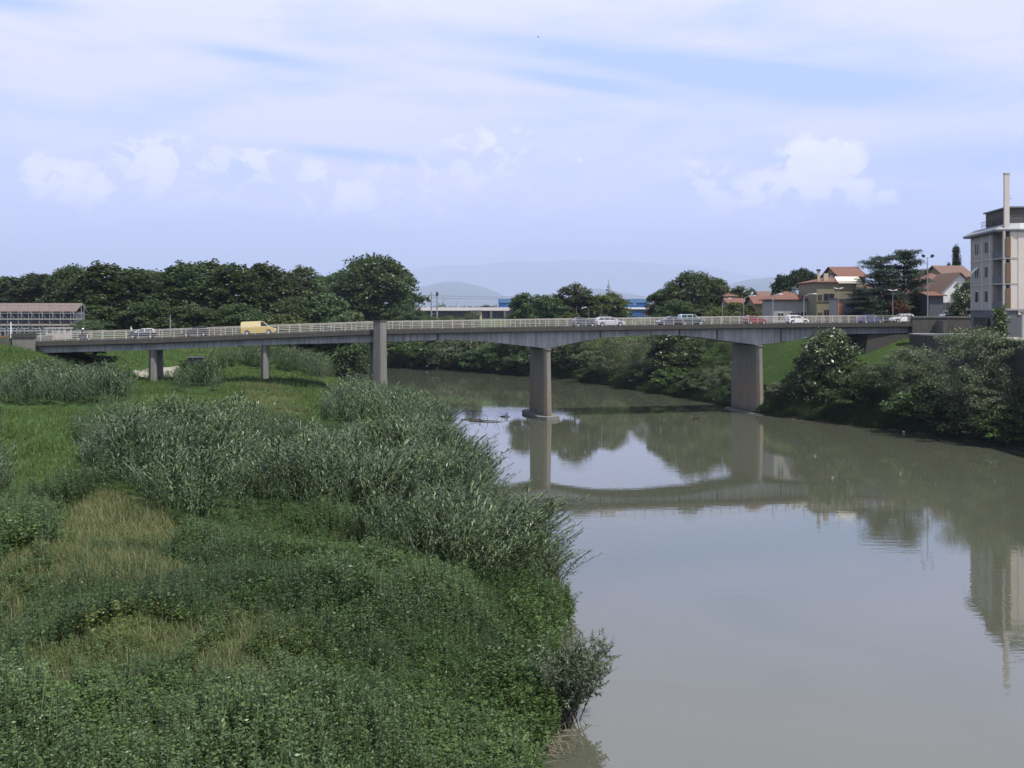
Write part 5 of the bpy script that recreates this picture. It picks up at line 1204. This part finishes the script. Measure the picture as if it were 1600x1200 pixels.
for i, (pts, lab, dn) in enumerate(CANE):
    P = wpoly(pts, 2.3); cane_polys.append(P); X, Y = sample(P, dn * .85, .9 if i != 6 else .3)
    hn = .55 * vnoise(X, Y, 3.2, 41) + .45 * vnoise(X, Y, 1.5, 43)
    k = (height(X, Y) > .25) & (hn + rng.normal(size=len(X)) * .05 > .37); X, Y, hn = X[k], Y[k], hn[k]
    edge = XLf(Y) - X; w = np.clip(1 - edge / 7, 0, 1)       # stems by the water lean out over it
    lx = w * rng.uniform(.1, 1, len(X)) * .85 + (vnoise(X, Y, 2.2, 44) - .5) * .9; ly = (vnoise(X, Y, 2.2, 45) - .5) * .9 - w * .2
    ed, ex, ey = edge_vec(X, Y, P); out_ = np.clip(1 - ed / 1.8, 0, 1) * rng.uniform(.2, 1, len(X)); lx = lx + ex * out_ * .8; ly = ly + ey * out_ * .8
    sc = rng.uniform(.82, 1.1, len(X)) * (.50 + .95 * hn) * (.72 + .36 * sstep(ed, 0, 2.2))
    scatter("cane_bed", CT, X, Y, sc, M['cane'], .15 + .45 * vnoise(X, Y, 3.5, 42) + .35 * (hn - .3), (lx, ly), label=lab, cat_="cane")
# region of the left bank in view
def incane(X, Y, shrink=0):
    k = np.zeros(len(X), bool)
    for P in cane_polys: k |= inpoly(X, Y, P)
    return k
def bank(n, y0, y1):
    Y = np.sqrt(rng.uniform(y0 ** 2, y1 ** 2, n)); X = rng.uniform(-.53, .06, n) * Y
    k = (XLf(Y) - X > .5) & (height(X, Y) > .35); return X[k], Y[k]
MEADOW = wpoly([(0, 600), (240, 598), (460, 590), (530, 600), (600, 650), (430, 645), (330, 625), (230, 635), (110, 668), (120, 700), (190, 715), (260, 760), (120, 770), (60, 780), (0, 790)])
MEADOW2 = [(-75, 118), (-75, 200), (-30, 205), (-18, 160), (-20, 140), (-36, 118)]
HT = [herb_template(s, 1.15, .105, 40) for s in range(8)]
LT = [herb_template(s + 20, .75, .125, 36, .58, .17) for s in range(6)]
GT = [tuft_template(s, .5, 14) for s in range(6)]
DT = [tuft_template(s + 40, .8, 22, .010, .2, .95) for s in range(6)]
# weeds of the near bank
X, Y = bank(46000, 20, 95)
dry = dryness(X, Y); mead = inpoly(X, Y, MEADOW); cn = incane(X, Y)
hum = vnoise(X, Y, 4.5, 51) * .45 + vnoise(X, Y, 1.7, 52) * .4 + vnoise(X, Y, .8, 49) * .15
dn_ = vnoise(X, Y, 1.3, 46) * .5 + vnoise(X, Y, 3.0, 47) * .5; dryk = (dry > .5) & (dn_ > .42); keep = ~mead & ~cn & ~dryk
herbk = keep & (hum + rng.normal(size=len(X)) * .06 > .43)
mound = vnoise(X, Y, 3.4, 66) ** 1.6; sc = rng.uniform(.75, 1.15, len(X)) * (.42 + .70 * hum + 1.05 * mound)
tb = .12 + .45 * vnoise(X, Y, 4.5, 53) + .4 * (hum - .35) + .2 * mound
cd = np.full(len(X), 9.0)
for P in cane_polys[:4]: cd = np.minimum(cd, edge_vec(X, Y, P)[0])
sc = sc * (.85 + .15 * sstep(cd, .5, 4)) * np.where(dry > .5, .5, 1)
near_edge = np.clip(1 - (XLf(Y) - X) / 4, 0, 1); lx = near_edge * .35 + rng.normal(size=len(X)) * .05; ly = rng.normal(size=len(X)) * .05
k = herbk; scatter("weeds", HT, X[k], Y[k], sc[k], M['herb'], tb[k], (lx[k], ly[k]), label="waist-high grey-green nettles and mint covering the foreground bank", cat_="weeds")
k = keep & ~herbk | (keep & (near_edge > .3)); scatter("leafy_weeds", LT, X[k], Y[k], sc[k] * 1.2, M['lush'], tb[k], (lx[k], ly[k]), label="brighter broad-leaved weeds between the taller nettles on the foreground bank", cat_="weeds")
k = dryk & ~cn & ~mead; kk = k | (keep & (rng.random(len(X)) < .05 + .3 * (dry > .5)))
scatter("dry_grass", DT, X[kk], Y[kk], rng.uniform(.6, 1.1, kk.sum()), M['dry'], (.1 + .8 * vnoise(X[kk], Y[kk], 3, 54)) * np.where(Y[kk] < 40, .45, 1), label="yellowed dry grass patches among the foreground weeds", cat_="dry grass")
LIME = [wpoly(p) for p in ([(330, 975), (420, 960), (480, 1010), (470, 1080), (380, 1110), (330, 1050)], [(140, 985), (260, 960), (330, 1000), (310, 1060), (190, 1085), (90, 1110)], [(230, 760), (290, 830), (270, 880), (215, 840)])]
X2, Y2 = X, Y; lm = np.zeros(len(X), bool)
for P in LIME: lm |= inpoly(X + (vnoise(X, Y, 1.5, 67) - .5) * 3, Y + (vnoise(X, Y, 1.5, 68) - .5) * 3, P)
lm &= ~cn
scatter("leafy_weeds", LT, X[lm], Y[lm], sc[lm] * 1.05, M['lime'], tb[lm], label="yellow-green sprawling brambles in patches near the bottom left", cat_="weeds")
k = k & (rng.random(len(X)) < .5); scatter("leafy_weeds", LT, X[k], Y[k], sc[k] * .8, M['olive'], tb[k], label="olive sprawling weeds growing through the dry grass patches", cat_="weeds")
Y = rng.uniform(21, 80, 5200); X = XLf(Y) - rng.uniform(-.35, 2.6, 5200); k = ~incane(X, Y) & (height(X, Y) > .05); X, Y = X[k], Y[k]
scatter("bank_weeds", LT, X, Y, rng.uniform(.8, 1.7, len(X)), M['lush'], .1 + .5 * vnoise(X, Y, 2, 65), (rng.uniform(.1, .9, len(X)), rng.normal(size=len(X)) * .2), label="leafy weeds hanging over the water's edge along the foreground bank", cat_="weeds")
# meadow grass
X, Y = bank(52000, 60, 150); k = (inpoly(X, Y, MEADOW) | (Y > 88)) & ~incane(X, Y) & ((dryness(X, Y) < .5) | (rng.random(len(X)) < .35)); X, Y = X[k], Y[k]
scatter("meadow_grass", GT, X, Y, rng.uniform(.6, 1.2, len(X)) * (.6 + .8 * vnoise(X, Y, 4, 55)), M['grass'], .15 + .7 * vnoise(X, Y, 5, 56), label="bright green long grass of the left meadow before the bridge", cat_="grass")
X, Y = bank(14000, 150, 215); k = ~incane(X, Y); X, Y = X[k], Y[k]
scatter("meadow_grass", GT, X, Y, rng.uniform(.9, 1.6, len(X)), M['grass'], .2 + .7 * vnoise(X, Y, 8, 57), label="grassy slope beyond the bridge's left spans", cat_="grass")
X, Y = bank(9000, 80, 150); k = (inpoly(X, Y, MEADOW2) | (vnoise(X, Y, 7, 58) > .62)) & ~incane(X, Y) & (vnoise(X, Y, 4, 59) > .45); X, Y = X[k], Y[k]
scatter("weeds", HT, X, Y, rng.uniform(.5, 1.1, len(X)), M['lush'], .2 + .5 * vnoise(X, Y, 4.5, 60), label="scattered taller weeds on the meadow near the bridge's left piers", cat_="weeds")
X, Y = bank(26000, 88, 150); k = (dryness(X, Y) > .5) & ~incane(X, Y) & (vnoise(X, Y, 1.6, 48) + rng.normal(size=len(X)) * .08 > .45); X, Y = X[k], Y[k]
scatter("dry_grass", DT, X, Y, rng.uniform(.6, 1.1, len(X)), M['dry'], .2 + .6 * vnoise(X, Y, 3, 61), label="tan dry grass patch near the middle of the meadow", cat_="dry grass")
# grass on the right bank lawn and bank foot
X = rng.uniform(30, 75, 26000); Y = rng.uniform(150, 215, 26000); k = (X - np.interp(Y, RY, RX) > 1.5); X, Y = X[k], Y[k]
scatter("lawn_grass", GT, X, Y, rng.uniform(.3, .55, len(X)), leafmat('lawn_blades', (.045, .105, .018), (.11, .20, .042), objvar=.05), .2 + .6 * vnoise(X, Y, 6, 62), label="short bright lawn on the right embankment seen under the bridge", cat_="grass")
Y = rng.uniform(95, 162, 11000); e = np.where(rng.random(11000) < .5, rng.uniform(-.2, 2.2, 11000), rng.uniform(0, 11, 11000)); X = np.interp(Y, RY, RX) + e
scatter("bank_weeds", LT, X, Y, rng.uniform(.8, 1.5, len(X)), M['herb'], .1 + .5 * vnoise(X, Y, 4, 63), label="green weeds on the right bank between the shrubs and the water", cat_="weeds")
Y = rng.uniform(165, 300, 16000); X = np.interp(Y, RY, RX) + np.where(rng.random(16000) < .5, rng.uniform(-.4, 2.5, 16000), rng.uniform(.6, 1, 16000) * np.where(Y < 200, 6, 13))
scatter("bank_weeds", LT, X, Y, rng.uniform(.9, 1.9, len(X)), M['herb'], .1 + .5 * vnoise(X, Y, 4, 64), label="rough green growth under the shrubs of the far right bank", cat_="weeds")
# gravel track below the bridge
gp = wpoly([(205, 580), (240, 574), (278, 573), (282, 586), (262, 594), (238, 592), (212, 588)])
gx0, gx1 = min(p[0] for p in gp), max(p[0] for p in gp); gy0, gy1 = min(p[1] for p in gp), max(p[1] for p in gp)
m = MB(); nxx, nyy = 40, 40; idx = {}
for a in range(nxx):
    for b in range(nyy):
        x = gx0 + (gx1 - gx0) * a / (nxx - 1); y = gy0 + (gy1 - gy0) * b / (nyy - 1); m.v.append((x, y, float(height(x, y)) + .10))
for a in range(nxx - 1):
    for b in range(nyy - 1):
        cx, cy_ = m.v[a * nyy + b][:2]
        if inpoly(np.array([cx]), np.array([cy_]), gp)[0]: m.f.append((a * nyy + b, (a + 1) * nyy + b, (a + 1) * nyy + b + 1, a * nyy + b + 1))
tag(m.build("path", M['gravel']), "pale gravel track under the bridge's left spans", "path", kind="structure")

# --- driftwood, dead stems, litter, birds
def driftwood(px, py, ln, label, seed):
    g = random.Random(seed); x, y = unproj(px, py); x, y = float(x[0]), float(y[0])
    m = MB(); a = g.uniform(-.4, .4)
    m.tube([(-ln/2, 0, -.05), (-ln*.1, .1, .12), (ln*.2, 0, .10), (ln/2, -.1, -.04)], .13, 7, .04)
    for i in range(5):
        b = g.uniform(-.35, .3) * ln; m.tube([(b, 0, .05), (b + g.uniform(-.4, .5), g.uniform(-.3, .3), g.uniform(.3, .8)), (b + g.uniform(-.6, 1.0), g.uniform(-.4, .4), g.uniform(.4, 1.5))], .05, 5, .012)
    o = m.build("driftwood_branch", M['wood'], None, True); o.location = (x, y, 0); o.rotation_euler = (0, 0, a)
    return tag(o, label, "driftwood", "driftwood in the river")
driftwood(762, 659, 5.5, "dead branch with upright twigs stranded in the river, largest of three", 3)
driftwood(738, 656, 3.4, "smaller dark branch floating left of the twiggy one", 5)
driftwood(790, 651.5, 1.8, "tiny dark snag in the water right of the twiggy branch", 8)
driftwood(1090, 655, 1.6, "leafy dark snag in the water left of the right-hand river pier", 9)
def dead_clump(px, py, n, label, seed):
    g = random.Random(seed); x, y = unproj(px, py); x, y = float(x[0]), float(y[0]); m = MB()
    for i in range(n):
        b = (g.gauss(0, .5), g.gauss(0, .5), 0); a = g.uniform(-.2, 1.6); ln = g.uniform(.5, 1.3)
        m.tube([b, (b[0] + ln * .5 * math.cos(a), b[1] - ln * .3, .25 + g.uniform(0, .3)), (b[0] + ln * math.cos(a), b[1] - ln * .6 * abs(math.sin(a)), g.uniform(-.1, .5))], .014, 4, .006)
    o = m.build("dead_stems", M['deadstick']); o.location = (x, y, max(.02, float(height(x, y)))); return tag(o, label, "dead plant", "dead stems at the water's edge")
dead_clump(846, 1168, 34, "bleached dead cane stems at the water's edge, lower right of the weeds", 4)
dead_clump(868, 1140, 18, "bleached dead stems under the grey willow bush", 6)
dead_clump(818, 1195, 22, "dead stems at the very bottom of the bank", 7)
def litter(px, py, r, label, seed):
    g = np.random.default_rng(seed); x, y = unproj(px, py); bm = bmesh.new(); bmesh.ops.create_icosphere(bm, subdivisions=2, radius=r)
    for v in bm.verts: v.co *= g.uniform(.65, 1.25); v.co.z *= .6
    me = bpy.data.meshes.new("plastic_litter"); bm.to_mesh(me); bm.free(); o = link("plastic_litter", me, M['plastic']); o.location = (float(x[0]), float(y[0]), max(.1, float(height(x[0], y[0]))) + r * .4)
    return tag(o, label, "litter", "plastic litter on the banks")
litter(1018, 611, .42, "white plastic bag on the far bank under the middle span", 1)
litter(1030, 613, .25, "small white scrap right of the plastic bag under the middle span", 2)
litter(1062, 618, .38, "white plastic sheet at the waterline below the bright green shrub", 3)
litter(978, 604, .2, "tiny white scrap under the wide grey-green willow", 4)
litter(1412, 677, .18, "white scrap floating below the grey-green willow", 5)
litter(683, 576, .35, "white scrap on the far shore right of the egret", 6)
x, y = unproj(667, 577); eg = empty("egret", (float(x[0]), float(y[0]), .1), 0, "white egret standing at the far water's edge under the bridge", "bird")
skin_body("body", [(0,0,.75),(.25,0,.85),(-.35,0,.62),(.42,0,1.05),(.34,0,1.3),(.46,0,1.42),(.52,0,1.42)], [(0,1),(0,2),(1,3),(3,4),(4,5),(5,6)], [.17,.13,.05,.05,.04,.05,.03], M['feather'], eg)
for q in (-.06, .06): MB().tube([(0, q, .7), (.03, q, .35), (0, q, -.2)], .014, 5).build("leg", M['dark'], eg)
MB().tube([(.52, 0, 1.42), (.72, 0, 1.39)], .018, 5, .004).build("beak", M['sand'], eg)
bd = empty("flying_bird", (at(841, 190), 190, zat(58, 190)), 0, "small dark bird gliding high in the sky", "bird")
m = MB(); m.tube([(-.2, 0, 0), (0, 0, .02), (.18, 0, 0), (.24, 0, 0)], .045, 6, .012); m.build("body", M['dark'], bd, True)
for q in (-1, 1):
    m = MB(); m.add([(.08, 0, .02), (-.08, 0, .02), (-.02, q*.22, .12), (.10, q*.22, .13), (-.06, q*.5, .06), (-.02, q*.5, .065), (.08, 0, .0), (-.08, 0, .0), (-.02, q*.22, .10), (.10, q*.22, .11), (-.06, q*.5, .05), (-.02, q*.5, .055)],
        [(0,1,2,3),(3,2,4,5),(7,6,9,8),(8,9,11,10),(0,3,9,6),(3,5,11,9),(1,7,8,2),(2,8,10,4)]); m.build("wing", M['dark'], bd)

# ------------------------------------------------------------------ hills
def hills(name, d, pts, thick, label, seed):
    g = np.random.default_rng(seed); px = np.linspace(pts[0][0], pts[-1][0], 160); py = np.interp(px, [p[0] for p in pts], [p[1] for p in pts])
    ker = np.hanning(9); ker /= ker.sum(); py = np.convolve(np.pad(py, 4, mode='edge'), ker, 'valid')
    X = (px - 800) / F * d; H = CAMZ - (py - HY) / F * d; k = len(px); rows_ = []
    wob = np.interp(np.arange(k), np.arange(0, k, 3), g.normal(size=len(np.arange(0, k, 3)))) * d * .0004
    for t in np.linspace(-1, 1, 15):
        f = max(0, 1 - t * t) ** .8; z = 8 + np.maximum(0, H + wob - 8) * f * (1 + .12 * np.sin(np.arange(k) * .35 + t * 5) * (1 - f))
        rows_.append(np.stack([X, np.full(k, d) + t * thick, z], 1))
    V = np.concatenate(rows_); ii = (np.arange(14)[:, None] * k + np.arange(k - 1)[None]).ravel()
    me = mesh_np(name, V, np.stack([ii, ii + 1, ii + k + 1, ii + k], 1)); me.polygons.foreach_set("use_smooth", np.ones(len(me.polygons), bool))
    return tag(link(name, me, M['hill']), label, "hills", kind="structure")
M['hill'] = solid('wooded_hillside', (.045, .065, .04), .95, .3, .0012)
hills("hills", 21000, [(560, 480), (620, 462), (650, 452), (690, 442), (720, 440), (750, 447), (790, 462), (840, 470), (900, 456), (930, 450), (960, 456), (1020, 468), (1060, 470)], 4200, "nearer low blue hill left of the bridge's middle", 1)
hills("hills", 20000, [(1040, 480), (1100, 466), (1140, 446), (1170, 436), (1210, 433), (1260, 438), (1330, 440), (1420, 450), (1520, 466), (1640, 478)], 4200, "blue hill ridge above the houses on the right", 2)
hills("hills", 46000, [(-100, 478), (100, 470), (400, 462), (560, 440), (640, 426), (690, 413), (740, 416), (800, 408), (850, 411), (890, 404), (940, 409), (980, 407), (1030, 415), (1080, 414), (1130, 425), (1260, 440), (1500, 462), (1750, 478)], 6500, "far pale mountain range along the horizon", 3)
# a thin line of far woods on the plain, so the plain does not end in a bare edge
def far_wood():
    k = 700; X = rng.uniform(-900, 1100, k); Y = rng.uniform(900, 1700, k)
    C = np.stack([X, Y, 12 + rng.uniform(0, 7, k)], 1); V, Fq, t = clump_leaves(C, rng.uniform(4, 9, k), 60, 2.2, .8, .1, .6, .6)
    o = link("far_woods", mesh_np("far_woods", V, Fq, t), M['broad']); return tag(o, "far low line of woods on the plain below the hills", "woods", kind="stuff")
far_wood()

# ------------------------------------------------------------------ air, sun, sky
haze = MB(); haze.box(-56000, 56000, -450, 54000, -6, 2450)
hm, nt, out = new_mat("hazy_air")
pv = N(nt, "ShaderNodeVolumePrincipled"); pv.inputs["Color"].default_value = (.64, .72, 1, 1); pv.inputs["Density"].default_value = 6.5e-5; pv.inputs["Density Attribute"].default_value = ""; pv.inputs["Anisotropy"].default_value = 0.0
L(nt, pv.outputs[0], out.inputs["Volume"])
ho = haze.build("haze", hm); tag(ho, "thin bluish summer haze", "haze", kind="stuff")
SUN_AZ, SUN_EL = math.atan2(.80, -.60), 61.0       # azimuth from +Y towards +X
sd = Vector((math.sin(SUN_AZ) * math.cos(R(SUN_EL)), math.cos(SUN_AZ) * math.cos(R(SUN_EL)), math.sin(R(SUN_EL))))
sun = bpy.data.lights.new("sun", 'SUN'); sun.energy = 5.0; sun.angle = R(0.5); sun.color = (1, .965, .90)
so = bpy.data.objects.new("sun", sun); COL.objects.link(so); so.rotation_euler = sd.to_track_quat('Z', 'Y').to_euler(); so.location = (60, -60, 200)

w = bpy.data.worlds.new("World"); scn.world = w; w.use_nodes = True; nt = w.node_tree; nt.nodes.clear()
out = N(nt, "ShaderNodeOutputWorld"); bg = N(nt, "ShaderNodeBackground"); L(nt, bg.outputs[0], out.inputs[0]); bg.inputs[1].default_value = 0.10
sky = N(nt, "ShaderNodeTexSky"); sky.sky_type = 'NISHITA'; sky.sun_disc = False; sky.sun_elevation = R(SUN_EL); sky.sun_rotation = SUN_AZ
sky.air_density = 1.0; sky.dust_density = 2.0; sky.ozone_density = 1.0; sky.altitude = 30
tc = N(nt, "ShaderNodeTexCoord"); G = tc.outputs["Generated"]
sx = N(nt, "ShaderNodeSeparateXYZ"); L(nt, G, sx.inputs[0])
az = mth(nt, 'ARCTAN2', sx.outputs[0], sx.outputs[1]); el = mth(nt, 'ARCSINE', sx.outputs[2])
cx = N(nt, "ShaderNodeCombineXYZ"); L(nt, az, cx.inputs[0]); L(nt, el, cx.inputs[1])
wv = cx.outputs[0]
wisp = noise(nt, mapping(nt, wv, (2.6, 11, 1), (.3, .15, 0), (0, 0, .09)), 1.0, 7, 0.58, .6)
wisp2 = noise(nt, mapping(nt, wv, (7, 34, 1), (2.1, 1.4, 0), (0, 0, .12)), 1.0, 6, 0.6, .4)
cir = ramp(nt, mth(nt, 'MULTIPLY_ADD', wisp2, .35, mth(nt, 'MULTIPLY', wisp, .8)), [(.34, 0), (.62, 1)])
def band(a0, e0, wa, we, tilt=0.0):
    u = mth(nt, 'DIVIDE', mth(nt, 'SUBTRACT', az, a0), wa)
    v = mth(nt, 'DIVIDE', mth(nt, 'SUBTRACT', mth(nt, 'SUBTRACT', el, e0), mth(nt, 'MULTIPLY', mth(nt, 'SUBTRACT', az, a0), tilt)), we)
    r2 = mth(nt, 'ADD', mth(nt, 'MULTIPLY', u, u), mth(nt, 'MULTIPLY', v, v))
    return mth(nt, 'EXPONENT', mth(nt, 'MULTIPLY', r2, -1.0))
def pa(px): return math.atan((px - 800) / F)
def pe(px, py): return math.atan((HY - py) / math.hypot(F, px - 800))
gaps = None
for px, py, wpx, hpx, tl in ((930, 84, 230, 22, -.12), (1330, 140, 280, 30, -.10), (1180, 118, 160, 20, -.14), (900, 128, 130, 12, -.16), (420, 92, 110, 12, -.1), (560, 243, 120, 10, -.08), (1530, 250, 120, 26, 0), (20, 2, 80, 14, 0)):
    b = band(pa(px), pe(px, py), wpx / F, hpx / F, tl); gaps = b if gaps is None else mth(nt, 'ADD', gaps, b)
gaps = mth(nt, 'MULTIPLY', gaps, mth(nt, 'MULTIPLY_ADD', wisp2, 1.9, .1), clamp=True)
cir = mth(nt, 'MULTIPLY', cir, mth(nt, 'SUBTRACT', 1.0, gaps), clamp=True)
# high veil thins towards the horizon
cir = mth(nt, 'MULTIPLY', cir, ramp(nt, el, [(.04, .35), (.11, 1)]))
cum = None
cn = noise(nt, mapping(nt, wv, (34, 44, 1), (5, 2, 0)), 1.0, 8, .62, .4)
def puff(a0, e0, wa, we):
    u = mth(nt, 'DIVIDE', mth(nt, 'SUBTRACT', az, a0), wa); v = mth(nt, 'DIVIDE', mth(nt, 'SUBTRACT', el, e0), we)
    v = mth(nt, 'MAXIMUM', v, mth(nt, 'MULTIPLY', v, -.42)); u = mth(nt, 'POWER', mth(nt, 'ABSOLUTE', u), 2.6)
    return mth(nt, 'EXPONENT', mth(nt, 'MULTIPLY', mth(nt, 'ADD', u, mth(nt, 'POWER', v, 2.6)), -1.0))
for px, py, rx, ry, st in ((1285, 245, 62, 30, 1.0), (1200, 285, 85, 24, .55), (1340, 285, 32, 16, .6), (1110, 270, 50, 26, .45), (58, 262, 26, 24, .6), (105, 268, 44, 20, .62), (155, 285, 28, 18, .62), (250, 240, 80, 30, .5), (400, 245, 40, 20, .5), (500, 275, 40, 28, .5), (550, 300, 50, 20, .55), (760, 225, 80, 36, .4), (905, 247, 5, 3, .55), (1385, 302, 20, 8, .5), (330, 255, 110, 30, .35), (640, 280, 70, 40, .35)):
    b = mth(nt, 'MULTIPLY', puff(pa(px), pe(px, py), rx / F, ry / F), st); cum = b if cum is None else mth(nt, 'MAXIMUM', cum, b)
cumm = mth(nt, 'ADD', cum, mth(nt, 'MULTIPLY', mth(nt, 'SUBTRACT', cn, .5), 3.0))
cumm = mth(nt, 'MULTIPLY', ramp(nt, cumm, [(.24, 0), (.48, 1)]), ramp(nt, cum, [(.03, 0), (.6, 1)]))
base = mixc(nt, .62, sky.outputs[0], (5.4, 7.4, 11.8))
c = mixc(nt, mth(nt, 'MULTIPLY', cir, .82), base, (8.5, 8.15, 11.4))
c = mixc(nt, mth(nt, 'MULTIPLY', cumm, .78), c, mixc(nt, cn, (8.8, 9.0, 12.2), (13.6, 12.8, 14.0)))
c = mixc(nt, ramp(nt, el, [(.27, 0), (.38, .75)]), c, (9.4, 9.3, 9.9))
c = mixc(nt, ramp(nt, el, [(.42, 0), (.62, .95)]), c, sky.outputs[0])      # unseen sky above the frame darkened to cut the fill light
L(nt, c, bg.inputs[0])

# ------------------------------------------------------------------ render settings
scn.view_settings.view_transform = 'Standard'; scn.view_settings.look = 'None'; scn.view_settings.exposure = 0.3; scn.view_settings.gamma = 1.0
cy_ = scn.cycles
cy_.max_bounces = 5; cy_.diffuse_bounces = 2; cy_.glossy_bounces = 2; cy_.transmission_bounces = 2; cy_.volume_bounces = 1; cy_.transparent_max_bounces = 4
cy_.use_denoising = True
try: cy_.denoiser = 'OPENIMAGEDENOISE'; cy_.denoising_prefilter = 'ACCURATE'
except Exception: pass
cy_.caustics_reflective = False; cy_.caustics_refractive = False; cy_.sample_clamp_indirect = 6.0
